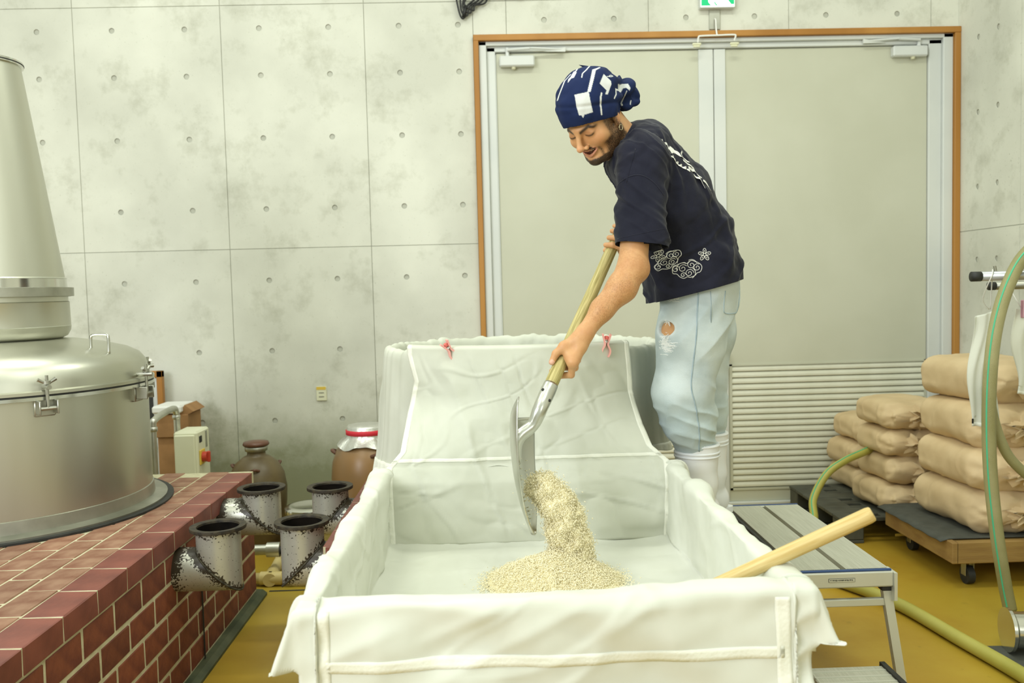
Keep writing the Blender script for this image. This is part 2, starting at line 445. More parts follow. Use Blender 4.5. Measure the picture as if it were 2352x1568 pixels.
M_jar2 = mat('tan_jar_glaze', '#8f6d44', '#7d6546', .35, scale=4, bump=.1)
M_lid = mat('jar_lid', '#5a3a2c', '#6b4736', .35, scale=8)
M_cream = mat('cream_plastic', '#d6d6b8', '#dedec4', .5, scale=4)
M_red = mat('red_plastic', '#b8402c', None, .45)
M_redband = mat('red_band', '#d0283a', None, .6)
M_foil = mat('foil', (.62, .62, .58), (.72, .72, .68), .35, .8, scale=20, bump=.5)
M_pvc = mat('pvc_pipe', '#d6c48a', '#cfbb7c', .45, scale=9)
M_gal = mat('galvanised_pipe', (.5, .5, .45), (.62, .62, .56), .4, 1., scale=12)
M_green = mat('exit_green', '#00b070', None, .4, emit=.5)
M_exitw = mat('exit_white', '#f4fff4', None, .4, emit=1.0)
M_yel = mat('sticker_yellow', '#d8b84a', None, .6)
M_cable = mat('black_cable', '#151515', None, .5)
M_duct = mat('silver_duct', (.50, .50, .43), (.58, .58, .51), .36, .6, scale=5)
def duct_rust(m):
    nt = m.node_tree; N = nt.nodes; L = nt.links; b = N['Principled BSDF']
    src = b.inputs['Base Color'].links[0].from_socket; tc = N.new('ShaderNodeTexCoord')
    at = N.new('ShaderNodeVertexColor'); at.layer_name = 'Col'   # red: how corroded
    n1 = N.new('ShaderNodeTexNoise'); n1.inputs['Scale'].default_value = 130; n1.inputs['Detail'].default_value = 5
    L.new(tc.outputs['Object'], n1.inputs['Vector'])
    sp = N.new('ShaderNodeSeparateColor'); L.new(at.outputs[0], sp.inputs[0])
    ad = N.new('ShaderNodeMath'); ad.operation = 'MULTIPLY_ADD'; ad.inputs[1].default_value = .42; L.new(sp.outputs[0], ad.inputs[0]); L.new(n1.outputs[0], ad.inputs[2])
    mr = N.new('ShaderNodeMapRange'); mr.inputs[1].default_value = .70; mr.inputs[2].default_value = .74; L.new(ad.outputs[0], mr.inputs[0])
    x = N.new('ShaderNodeMix'); x.data_type = 'RGBA'; L.new(mr.outputs[0], x.inputs[0]); L.new(src, x.inputs[6]); x.inputs[7].default_value = (.035, .026, .014, 1)
    L.new(x.outputs[2], b.inputs['Base Color'])
    iv = N.new('ShaderNodeMath'); iv.operation = 'SUBTRACT'; iv.inputs[0].default_value = .55; L.new(mr.outputs[0], iv.inputs[1]); iv.use_clamp = True
    L.new(iv.outputs[0], b.inputs['Metallic'])
duct_rust(M_duct)

# ================================================================== structure
def struct(o): o['kind'] = 'structure'; return o
fl = struct(MB().box((-6, -3, -.2), (3.2, 5.6, 0)).build('floor', M_floor))
# narrow joint across the floor
adopt(MB().box((-1.10, 4.14, -.001), (-.50, 4.155, .0015)).build('floor_joint', M_dark), fl)

def wall_panel(plane, u0, u1, z0, z1, holes, r, parent, name='concrete_panel', g=.0022, depth=.007):
    """one formwork panel with chamfered edges and real tie holes; plane(u,z,d)->xyz, d = distance into the wall"""
    V = []; Fc = []; dark = []
    def P(u, z, d): V.append(plane(u, z, d)); return len(V)-1
    a0, a1, b0, b1 = u0+g, u1-g, z0+g, z1-g
    us = sorted({a0, a1} | {(x+y)/2 for x, y in zip(sorted({h[0] for h in holes})[:-1], sorted({h[0] for h in holes})[1:])})
    zs = sorted({b0, b1} | {(x+y)/2 for x, y in zip(sorted({h[1] for h in holes})[:-1], sorted({h[1] for h in holes})[1:])})
    for i in range(len(us)-1):
        for j in range(len(zs)-1):
            l, rr, lo, hi = us[i], us[i+1], zs[j], zs[j+1]
            h = [q for q in holes if l < q[0] < rr and lo < q[1] < hi]
            if not h or h[0][0]-r < l or h[0][0]+r > rr or h[0][1]-r < lo or h[0][1]+r > hi:
                Fc.append([P(l, lo, 0), P(rr, lo, 0), P(rr, hi, 0), P(l, hi, 0)]); continue
            hx, hz = h[0]
            an = sorted([2*pi*k/16 for k in range(16)]+[math.atan2(z-hz, u-hx) % (2*pi) for u in (l, rr) for z in (lo, hi)])
            rings = [[], [], [], []]
            for a in an:
                c, s = cos(a), sin(a); t = min([(rr-hx)/c if c > 1e-9 else 9e9, (l-hx)/c if c < -1e-9 else 9e9, (hi-hz)/s if s > 1e-9 else 9e9, (lo-hz)/s if s < -1e-9 else 9e9])
                rings[0].append(P(hx+c*t, hz+s*t, 0)); rings[1].append(P(hx+c*r, hz+s*r, 0))
                rings[2].append(P(hx+c*r*.92, hz+s*r*.92, .004)); rings[3].append(P(hx+c*r*.62, hz+s*r*.62, .015))
            n = len(an)
            for q in range(3):
                for k in range(n): k2 = (k+1) % n; Fc.append([rings[q][k], rings[q][k2], rings[q+1][k2], rings[q+1][k]])
            Fc.append(rings[3]); dark.append(len(Fc)-1); dark += list(range(len(Fc)-1-n, len(Fc)-1))
    e = [P(a0, b0, 0), P(a1, b0, 0), P(a1, b1, 0), P(a0, b1, 0)]
    f_ = [P(u0+.001, z0+.001, depth), P(u1-.001, z0+.001, depth), P(u1-.001, z1-.001, depth), P(u0+.001, z1-.001, depth)]
    for k in range(4): k2 = (k+1) % 4; Fc.append([e[k2], e[k], f_[k], f_[k2]])
    o = mk(name, V, Fc, M_conc, parent); o.data.materials.append(M_holeshade)
    for i in dark: o.data.polygons[i].material_index = 1
    bm = bmesh.new(); bm.from_mesh(o.data); bmesh.ops.remove_doubles(bm, verts=bm.verts[:], dist=1e-5); bmesh.ops.recalc_face_normals(bm, faces=bm.faces[:]); bm.to_mesh(o.data); bm.free()
    return o
WY = 5.5
wb = MB().box((-5.4, WY+.006, 0), (-.062, WY+.2, 4.2)).box((-.062, WY+.006, 2.99), (3.2, WY+.2, 4.2)).build('wall_back', M_joint); struct(wb)
backp = lambda u, z, d: (u, WY+d, z)
ZR = [.205, .633, 1.075, 1.517, 1.96, 2.397, 2.78, 3.065, 3.5, 3.9]
XB = [-5.2, -4.3, -3.40, -2.51, -1.613, -.733, -.062]
for i in range(len(XB)-1):
    x0, x1 = XB[i], XB[i+1]
    hx = [x0+.235, x1-.220] if x1-x0 > .8 else [x0+.213, x0+.579]
    for z0, z1 in ((0, 1.715), (1.715, 3.205), (3.205, 4.19)):
        wall_panel(backp, x0, x1, z0, z1, [(x, z) for x in hx for z in ZR if z0 < z < z1], .0175, wb)
XD = [-.062, .145, 1.03, 1.91, 2.81, 3.0]
for i in range(len(XD)-1):
    x0, x1 = XD[i], XD[i+1]; hx = [x0+.235, x1-.215] if x1-x0 > .8 else []
    for z0, z1 in ((2.992, 3.205), (3.205, 4.19)):
        wall_panel(backp, x0, x1, z0, z1, [(x, z) for x in hx for z in (3.085, 3.5, 3.9) if z0 < z < z1], .0175, wb)
RX = 2.985
wr = struct(MB().box((RX+.006, -3, 0), (RX+.2, WY+.2, 4.2)).build('wall_right', M_joint))
rightp = lambda u, z, d: (RX+d, u, z)
YB = [5.5, 4.845, 3.95, 3.05, 2.15, 1.25, .35, -.55]
for i in range(len(YB)-1):
    y1, y0 = YB[i], YB[i+1]; hy = [5.277, 5.07] if i == 0 else [y0+.22, y1-.22]
    for z0, z1 in ((0, 1.715), (1.715, 3.205), (3.205, 4.19)):
        wall_panel(rightp, y0, y1, z0, z1, [(y, z) for y in hy for z in (.205, .648, 1.093, 1.534, 1.977, 2.425, 2.872, 3.5, 3.9) if z0 < z < z1], .0175, wr)

# door frame and trim
t = struct(MB().box((-.062, WY-.035, 0), (-.030, WY+.03, 2.992), .003).build('trim_1', M_trim)); t['label'] = 'brown wooden trim left of the double door'
t = struct(MB().box((-.062, WY-.037, 2.956), (2.985, WY+.03, 2.993), .003).build('trim_2', M_trim)); t['label'] = 'brown wooden trim over the double door'
t = struct(MB().box((2.947, WY-.036, 0), (2.984, WY+.03, 2.956), .003).build('trim_3', M_trim)); t['label'] = 'brown wooden trim right of the double door'
fr = MB()
for x0, x1, y in ((-.030, .018, -.012), (.018, .072, .012)): fr.box((x0, WY+y, 0), (x1, WY+.09, 2.956-(.03 if y > 0 else 0)), .004)
for x0, x1, y in ((2.885, 2.947, -.012), (2.803, 2.885, .012)): fr.box((x0, WY+y, 0), (x1, WY+.09, 2.956-(.03 if y > 0 else 0)), .004)
fr.box((-.03, WY-.012, 2.930), (2.947, WY+.09, 2.956), .004).box((.018, WY+.012, 2.897), (2.885, WY+.09, 2.93), .004)
fr.box((-.03, WY+.0, 0), (2.947, WY+.09, .018), .003)
struct(fr.build('trim_4', M_steelframe))['label'] = 'pale steel frame of the double door'

def door(n, x0, x1, lx0, lx1, stile):
    root = thing('door_%d' % n, ((x0+x1)/2, WY+.05, 0), None, None, kind='structure')
    m = MB(); y0, y1 = WY+.03, WY+.07
    m.box((x0, y0, .90), (x1, y1, 2.893), .002).box((x0, y0, .018), (x1, y1, .10), .002)
    m.box((x0, y0, .10), (lx0, y1, .90)).box((lx1, y0, .10), (x1, y1, .90)).box((lx0, y0+.028, .10), (lx1, y1, .90))
    m.build('leaf', M_door, root)
    MB().box((stile[0], WY+.018, .018), (stile[1], WY+.032, 2.893), .003).build('meeting_stile', M_steelframe, root)
    me = None; k = 0; z = .108
    while z < .875:
        if me is None:
            V = []
            prof = [(.026, .0), (.008, .0015), (.0, .007), (.0, .018), (.004, .029), (.012, .037), (.026, .0385)]
            mb = MB().prism([(y0-.004+p[0], p[1]) for p in prof], 0, lx0+.004, lx1-.004)
            s = mb.build('louver_slat', M_slat, root); me = s.data
        else:
            s = link('louver_slat', me, None, root)
        s.location.z = z; z += .0395; k += 1
    fr_ = MB()
    fr_.box((lx0-.012, y0-.006, .092), (lx0+.004, y0+.01, .908)).box((lx1-.004, y0-.006, .092), (lx1+.012, y0+.01, .908))
    fr_.box((lx0-.012, y0-.006, .092), (lx1+.012, y0+.01, .106)).box((lx0-.012, y0-.006, .897), (lx1+.012, y0+.01, .908))
    fr_.build('louver_frame', M_door, root)
    return root
d1 = door(1, .076, 1.438, .20, 1.325, (1.345, 1.437))
d2 = door(2, 1.441, 2.800, 1.535, 2.790, (1.442, 1.515))
# pull handle on the meeting stile
h = MB(); h.tube(spline([(1.478, WY+.02, .995), (1.478, WY-.035, .985), (1.480, WY-.045, .93), (1.480, WY-.035, .865), (1.478, WY+.02, .855)], 6), .009, 10)
h.box((1.462, WY+.008, .84), (1.496, WY+.022, 1.03), .004)
h.build('pull_handle', M_alu, d2)

def closer(name, xa, xb, zt, side, label):
    """door closer: body, spindle knob and folding arm; side=+1 arm runs to the right"""
    c = thing(name, ((xa+xb)/2, WY+.03, zt), label, 'door closer')
    MB().box((xa, WY-.02, zt-.066), (xb, WY+.031, zt), .008).build('closer_body', M_steelframe, c)
    xk = xa+(xb-xa)*(.4 if side > 0 else .6)
    MB().lathe([(0, -.016), (.012, -.014), (.014, 0)], (xk, WY+.005, zt-.066), 12).build('adjuster_cap', M_cream, c, True)
    a = xa+.05 if side > 0 else xb-.05
    m = MB(); m.lathe([(.012, -.002), (.012, .05), (0, .052)], (a, WY+.004, zt), 12)
    m.tube([(a, WY-.012, zt+.035), (a+side*.14, WY-.03, zt+.038)], .009, 8)
    m.tube([(a+side*.14, WY-.03, zt+.040), (a+side*.36, WY-.005, zt+.032)], .007, 8)
    m.build('closer_arm', M_steelframe, c)
    MB().prism([(a+side*.22, zt+.022), (a+side*.36, zt+.045), (a+side*.36, zt+.018)][::1], 1, WY-.014, WY-.002).build('arm_bracket', M_steelframe, c)
    return c
closer('door_closer', .098, .315, 2.868, 1, 'grey door closer at the hinge side of the left door leaf')
closer('door_closer', 2.565, 2.785, 2.885, -1, 'grey door closer beside the corner with the right wall')

# exit sign and the hook for banners under it
s = thing('exit_sign', (1.45, WY, 3.12), 'green and white emergency exit sign above the double door', 'exit sign')
MB().box((1.343, WY-.05, 3.125), (1.560, WY, 3.33), .006).build('sign_case', M_steelframe, s)
MB().box((1.347, WY-.052, 3.130), (1.556, WY-.049, 3.325)).build('sign_face', M_exitw, s)
MB().prism([(1.350, 3.138), (1.409, 3.138), (1.392, 3.160), (1.392, 3.322), (1.350, 3.322)], 1, WY-.054, WY-.0515).build('green_field', M_green, s)
MB().prism([(1.553, 3.145), (1.535, 3.145), (1.512, 3.175), (1.512, 3.200), (1.53, 3.270), (1.505, 3.322), (1.553, 3.322)], 1, WY-.054, WY-.0515).build('green_field', M_green, s)
g = MB(); g.prism([(1.427, 3.160), (1.433, 3.160), (1.449, 3.138), (1.440, 3.138)], 1, WY-.054, WY-.0515)
g.prism([(1.414, 3.175), (1.420, 3.172), (1.440, 3.220), (1.432, 3.220)], 1, WY-.054, WY-.0515)
g.build('pictogram', M_green, s)
b = thing('banner_hook', (1.442, WY-.02, 3.0), 'white T-shaped wire hook on a grey wall plate', 'hook')
MB().box((1.408, WY-.012, 3.005), (1.476, WY, 3.130), .002).build('wall_plate', M_ssd, b)
m = MB(); m.tube(spline([(1.443, WY-.012, 3.07), (1.443, WY-.03, 3.055), (1.443, WY-.04, 3.0), (1.443, WY-.06, 2.955)], 5), .005, 8)
m.tube(spline([(1.325, WY-.055, 2.915), (1.328, WY-.06, 2.945), (1.345, WY-.06, 2.953), (1.443, WY-.06, 2.955), (1.545, WY-.06, 2.957), (1.558, WY-.06, 2.948), (1.550, WY-.055, 2.922)], 5), .0055, 8)
m.build('wire', M_white, b)
for x in (1.318, 1.552):
    m = MB().box((x-.028, WY-.062, 2.898), (x+.028, WY-.048, 2.912), .004).box((x-.024, WY-.060, 2.885), (x+.02, WY-.05, 2.899), .004)
    m.build('clip', M_cream, b)

# cable bundle and tray at the top of the wall
c = thing('cable_bundle', (-.13, WY-.02, 3.2), 'loops of black cable hanging from the top of the concrete wall', 'cable')
for k in range(4):
    r = random.Random(k); x = -.155+.03*k
    pts = [(x-.02, WY-.02, 3.42), (x-.01, WY-.03, 3.26), (-.14+.01*k, WY-.035, 3.12+.02*k), (-.115+.02*k, WY-.03, 3.095+.015*k), (-.09+.015*k, WY-.03, 3.17), (-.03+.02*k, WY-.025, 3.235-.01*k), (.0+.01*k, WY-.02, 3.42)]
    MB().tube(spline(pts, 8), .0055, 8).build('cable', M_cable, c, True)
MB().tube([(-.115, WY-.03, 3.10), (-.102, WY-.03, 3.17)], [.013, .011], 10).build('cable_wrap', M_cable, c, True)
c = thing('cable_duct', (.1, WY-.03, 3.23), 'thin grey cable duct along the wall above the door corner', 'duct')
MB().box((-.04, WY-.05, 3.228), (.245, WY, 3.26), .004).build('duct_body', M_ssd, c)
MB().box((.235, WY-.052, 3.222), (.275, WY, 3.262), .004).build('duct_end', M_cream, c)
o = thing('wall_outlet', (-1.08, WY, .79), 'small white outlet plate with a yellow sticker on the concrete wall', 'outlet')
MB().box((-1.110, WY-.010, .752), (-1.046, WY, .842), .003).build('plate', M_cream, o)
MB().box((-1.108, WY-.0115, .822), (-1.05, WY-.0095, .841)).build('sticker', M_yel, o)
for z in (.775, .800): MB().box((-1.094, WY-.0115, z), (-1.062, WY-.0095, z+.006)).build('socket', M_ssd, o)

# ================================================================== brick stoves
def brick_mesh(dx, dy, dz, bev, seed):
    mb = MB().box((-dx/2, -dy/2, -dz/2), (dx/2, dy/2, dz/2), bev); r = random.Random(seed)
    me = bpy.data.meshes.new('brick')
    me.from_pydata([(x+r.uniform(-1, 1)*.0012, y+r.uniform(-1, 1)*.0012, z+r.uniform(-1, 1)*.0012) for x, y, z in mb.v], [], mb.f); me.update(); return me
FB = [brick_mesh(.016, .189, .086, .003, i) for i in range(4)]
FBH = [brick_mesh(.016, .090, .088, .003, i+9) for i in range(2)]
TB = [brick_mesh(.093, .193, .014, .003, i+20) for i in range(4)]
CB = [brick_mesh(.112, .193, .070, .003, i+30) for i in range(2)]
XB_ = [brick_mesh(.192, .016, .088, .003, i+40) for i in range(3)]
for q, m in ((FB, M_brick), (FBH, M_brick), (TB, M_bricktop), (CB, M_capb), (XB_, M_brick)):
    for me in q: me.materials.append(m)
def put(me, loc, parent, name='brick'):
    o = bpy.data.objects.new(name, me); COL.objects.link(o); o.location = loc
    o.rotation_euler = (random.uniform(-.004, .004), random.uniform(-.004, .004), random.uniform(-.006, .006))
    adopt(o, parent); return o
def stove(x0, x1, y0, y1, zt, side, label, skip=None, topx=None, near=False, yclip=None, cap_w=.112):
    """side: +1 the visible long face looks to +X (at x1), -1 to -X (at x0)"""
    s = thing('brick_stove', ((x0+x1)/2, (y0+y1)/2, 0), label, 'stove')
    MB().box((x0+.0005, y0+.0005, 0), (x1-.0005, y1-.0005, zt-.0015)).build('mortar_core', M_mortar, s)
    fx = x1-.006 if side > 0 else x0+.006
    # face courses
    z = zt-.075-.05
    row = 0
    while z > .02:
        y = y0-.1+(.1 if row % 2 else 0)
        while y < y1-.05:
            if y > y0-.02 and (yclip is None or y+.1 > yclip):
                put(random.choice(FB), (fx, min(max(y+.1, y0+.098), y1-.098), z), s)
            y += .203
        z -= .099; row += 1
    if near:
        z = zt-.05; row = 0
        while z > .02:
            y = y0+.1+(.1 if row % 2 else 0)
            while y < y1-.05: put(random.choice(FB), (x1-.006, min(y, y1-.098), z), s); y += .203
            z -= .099; row += 1
    # cap course along that face
    MB().box((x1-.095, y0+.002, zt-.068), (x1+.0095, y1-.002, zt-.0005)).build('cap_mortar', M_mortar, s) if side > 0 else MB().box((x0-.0095, y0+.002, zt-.068), (x0+.095, y1-.002, zt-.0005)).build('cap_mortar', M_mortar, s)
    y = y0+.0985; cx_ = (x1-cap_w/2+.012) if side > 0 else (x0+cap_w/2-.012)
    while y < y1-.05: put(random.choice(CB), (cx_, y, zt-.034), s, 'cap_tile'); y += .2
    # top
    xs = []
    x = (x1-cap_w+.012-.05) if side > 0 else (x0+cap_w-.012+.05); row = 0
    while x0+.04 < x < x1-.04:
        y = y0+.1-(.1 if row % 2 else 0)
        while y < y1-.06:
            if (skip is None or not skip(x, y)) and y > y0+.05 and (topx is None or topx(x, y)): put(random.choice(TB), (x, y, zt-.006), s)
            y += .2025
        x -= side*.1015; row += 1
    if near:
        z = zt-.075-.05; row = 0
        MB().box((x0, y0-.008, zt-.068), (x1+.01, y0+.01, zt)).build('near_cap', M_capb, s)
        while z > .02:
            x = x0+.1-(.1 if row % 2 else 0)
            while x < x1-.05: put(random.choice(XB_), (max(x, x0+.097), y0+.006, z), s); x += .203
            z -= .099; row += 1
    return s
PC = (-1.955, 3.47)
st1 = stove(-2.95, -1.143, 1.25, 4.08, .60, 1, 'long red brick stove carrying the steel still', skip=lambda x, y: (x-PC[0])**2+(y-PC[1])**2 < .55**2,
            topx=lambda x, y: x > -1.0-.42*y)
o = MB().prism([(-1.16, 0), (-1.098, 0), (-1.098, .012), (-1.118, .028), (-1.16, .03)], 1, 1.25, 4.10).build('plinth', mat('dark_green_plinth', '#3f4a34', '#545a40', .6, scale=14), st1)
MB().box((-1.137, 3.31, .03), (-1.1335, 3.318, .53)).build('expansion_joint', M_dark, st1)
st2 = stove(-.555, .825, 2.805, 4.035, .60, -1, 'red brick stove under the cloth-lined steaming tub', topx=lambda x, y: x < -.3 or x > .6, near=True)
# small vents (soot) above the ducts
# ================================================================== the still
def still():
    cx, cy = PC
    s = thing('pot_still', (cx, cy, .60), 'large stainless steel pot still with a tapering tower on the brick stove', 'still')
    c = (cx, cy, 0)
    MB().lathe([(.30, .602), (.632, .602), (.632, .609), (.30, .609)], c, 96).build('base_gasket', M_black, s, 'auto')
    MB().lathe([(.30, .609), (.608, .609), (.608, .616), (.560, .622), (.556, .665), (.552, .667)], c, 96).build('base_flange', M_ssd, s, 'auto')
    MB().lathe([(.552, .66), (.552, 1.075), (.556, 1.078)], c, 96).build('body', M_ss, s, 'auto')
    MB().lathe([(.552, 1.076), (.578, 1.078), (.578, 1.090), (.552, 1.092)], c, 96).build('lower_rim', M_ssb, s, 'auto')
    MB().lathe([(.55, 1.090), (.575, 1.0905), (.575, 1.0955), (.55, 1.096)], c, 96).build('gasket', M_black, s, 'auto')
    MB().lathe([(.55, 1.096), (.578, 1.097), (.578, 1.108), (.562, 1.112), (.558, 1.135), (.548, 1.175), (.525, 1.205), (.48, 1.228), (.40, 1.25), (.30, 1.268), (.2, 1.275)], c, 96).build('lid', M_ss, s, 'auto')
    MB().lathe([(.20, 1.268), (.235, 1.270), (.262, 1.283), (.274, 1.305), (.276, 1.32), (.2775, 1.322), (.2755, 1.324), (.274, 1.415), (.275, 1.417), (.270, 1.42), (.270, 1.452)], c, 96).build('neck', M_ss, s, 'auto')
    MB().lathe([(.27, 1.438), (.292, 1.440), (.292, 1.474), (.268, 1.476)], c, 96).build('clamp_band', M_ssd, s, 'auto')
    MB().lathe([(.270, 1.45), (.268, 1.508), (.270, 1.510)], c, 96).build('tower_collar', M_ssb, s, 'auto')
    MB().lathe([(.270, 1.509), (.262, 1.515), (.150, 2.325), (.150, 2.333)], c, 96).build('tower', M_ss, s, 'auto')
    MB().lathe([(.150, 2.333), (.158, 2.336), (.158, 2.352), (.146, 2.356), (.146, 2.35)], c, 96).build('tower_rim', M_ssb, s, 'auto')
    m = MB(); m.lathe([(.150, 2.340), (.1595, 2.341), (.1595, 2.345), (.150, 2.346)], c, 64); m.build('rim_gasket', M_black, s)
    # band latch, on the side that looks to the camera
    an = radians(-83); d = Vector((cos(an), sin(an), 0)); tg = Vector((-sin(an), cos(an), 0)); p0 = Vector((cx, cy, 1.457))+d*.297
    l = MB(); l.tube([p0-tg*.09, p0+tg*.05], .004, 8); l.tube([p0+tg*.03, p0+tg*.10], [.007, .009], 8)
    for k in (-.085, -.05, .0): l.box((-.011, -.009, -.017), (.011, .009, .017), .003, Matrix.Translation(p0+tg*k) @ Matrix.Rotation(an+pi/2, 4, 'Z'))
    l.build('band_latch', M_ssb, s, 'auto')
    # lid clamps
    for a in (-2, -46, -90, -134, 180, 134, 88, 43):
        an = radians(a); M0 = Matrix.Translation((cx, cy, 0)) @ Matrix.Rotation(an, 4, 'Z')
        q = MB(); q.box((.545, -.035, 1.02), (.565, .035, 1.085), .004, M0)
        q.box((.565, -.032, 1.03), (.61, -.026, 1.078), .002, M0); q.box((.565, .026, 1.03), (.61, .032, 1.078), .002, M0)
        cl = q.build('lid_clamp', M_ssd, s, 'auto')
        q = MB(); q.tube([M0 @ Vector((.595, -.03, 1.05)), M0 @ Vector((.595, .03, 1.05))], .007, 8)
        q.tube([M0 @ Vector((.595, 0, 1.05)), M0 @ Vector((.595, 0, 1.165))], .006, 8); q.build('swing_bolt', M_ssd, cl, 'auto')
        q = MB(); q.tube([M0 @ Vector((.535, 0, 1.125)), M0 @ Vector((.62, 0, 1.125))], .0085, 8); q.build('clamp_finger', M_ssd, cl, 'auto')
        q = MB(); q.lathe([(.006, 1.132), (.013, 1.134), (.013, 1.146), (.006, 1.148)], M0 @ Vector((.595, 0, 0)), 10)
        for sg in (-1, 1): q.tube([M0 @ Vector((.595, sg*.01, 1.14)), M0 @ Vector((.595, sg*.03, 1.152))], [.005, .007], 8)
        q.build('wing_nut', M_ssd, cl, 'auto')
    # lid handle
    an = radians(-12); d = Vector((cos(an), sin(an), 0)); tg = Vector((-sin(an), cos(an), 0)); p = Vector((cx, cy, 0))+d*.47
    a_, b_ = p-d*.035-tg*.01, p+d*.032
    h = MB(); h.tube(spline([a_+Vector((0, 0, 1.225)), a_+Vector((0, 0, 1.275)), a_+d*.01+Vector((0, 0, 1.287)), b_-d*.01+Vector((0, 0, 1.287)), b_+Vector((0, 0, 1.275)), b_+Vector((0, 0, 1.21))], 5), .0055, 8)
    h.build('lid_handle', M_ssb, s, True)
still()

# ================================================================== duct elbows
def elbow(x_face, xc, yc, zt, zb, r, label):
    """mitred elbow: level pipe out of the stove face, then upright pipe with an open flanged mouth"""
    sg = 1 if xc > x_face else -1
    e = thing('duct_elbow', (x_face, yc, zb+r), label, 'duct'); zc = zb+r; n = 40
    def seam(a): return (xc+sg*r*cos(a), yc+r*sin(a), zc-r*cos(a))
    V = []; col = []
    for k in range(n): a = 2*pi*k/n; V.append((xc+sg*r*cos(a), yc+r*sin(a), zt)); col.append(.9)
    for j in range(1, 8):
        for k in range(n):
            a = 2*pi*k/n; p = seam(a); f = j/7; V.append((p[0], p[1], zt+(p[2]-zt)*f)); dd = min((zt-(zt+(p[2]-zt)*f)), abs((p[2]-zt)*(1-f))); col.append(max(0, 1-dd/.03))
    Fc = [[j*n+k, j*n+(k+1) % n, (j+1)*n+(k+1) % n, (j+1)*n+k] for j in range(7) for k in range(n)]
    mk('upright_pipe', V, Fc, M_duct, e, True, np.array([[c*.8+.12]*3 for c in col]))
    V = []; col = []
    for j in range(8):
        for k in range(n):
            a = 2*pi*k/n; p = seam(a); f = j/7; x = p[0]+(x_face-sg*.01-p[0])*f; V.append((x, p[1], p[2])); dd = min(abs(p[0]-x), abs(x-x_face)*1.2); col.append(max(0, 1-dd/.05)*(1.25 if p[2] > zc else .7))
    mk('level_pipe', V, Fc, M_duct, e, True, np.array([[min(1, c*.9+.14)]*3 for c in col]))
    m = MB(); m.lathe([(r-.004, zt-.003), (r-.003, zt+.004), (r+.004, zt+.006), (r*1.26, zt+.006), (r*1.27, zt), (r*1.26, zt-.006), (r, zt-.007)], (xc, yc, 0), 48)
    m.build('flange', mat('rusty_flange', '#463d2c', '#241f18', .6, .2, scale=40, bump=.4), e, 'auto')
    m = MB(); m.lathe([(r-.003, zt+.0), (r-.006, zb+.42*(zt-zb)), (0.0, zb+.42*(zt-zb))], (xc, yc, 0), 40); m.build('sooty_inside', mat('soot', '#0b0907', '#17120d', .95, scale=20, spec=.1), e, True)
    m = MB(); m.tube([(seam(2*pi*k/48)) for k in range(49)], .0035, 6, False); m.build('weld_seam', mat('weld', '#2a271e', '#5a5644', .7, .3, scale=80, bump=.5), e, True)
elbow(-1.135, -.995, 3.10, .600, .372, .0775, 'flanged silver duct elbow on the still stove, close to the floor pipe')
elbow(-1.135, -.975, 3.62, .620, .425, .0775, 'flanged silver duct elbow on the still stove, before the dark lidded jar')
elbow(-.555, -.705, 3.14, .598, .366, .0775, 'flanged silver duct elbow on the tub stove, in front of the steel can lid')
elbow(-.555, -.690, 3.62, .616, .415, .0750, 'flanged silver duct elbow on the tub stove, before the red-banded jar')

# ================================================================== jars and things along the wall
def jar1():
    j = thing('lidded_jar', (-1.345, 4.92, 0), 'dark brown glazed jar with a small neck and a flat lid', 'jar')
    c = (-1.345, 4.92, 0)
    MB().lathe([(.0, .0), (.10, 0), (.118, .03), (.145, .14), (.160, .26), (.163, .34), (.150, .42), (.118, .48), (.075, .515), (.052, .525), (.050, .545), (.055, .552)], c, 48).build('jar_body', M_jar, j, True)
    MB().lathe([(.052, .545), (.062, .55), (.063, .572), (.056, .578)], c, 32).build('neck_ring', M_ssd, j, True)
    MB().lathe([(.0, .576), (.068, .578), (.074, .586), (.068, .600), (.03, .606), (0, .607)], c, 32).build('lid', M_lid, j, True)
    for a in (-80, 170, 45):
        d = Vector((cos(radians(a)), sin(radians(a)), 0)); t = Vector((-d.y, d.x, 0)); p = Vector(c)+d*.135+Vector((0, 0, .455))
        MB().tube(spline([p-t*.022-d*.006, p+d*.016+Vector((0, 0, .01)), p+t*.022-d*.006], 6), .008, 8).build('lug', M_lid, j, True)
jar1()
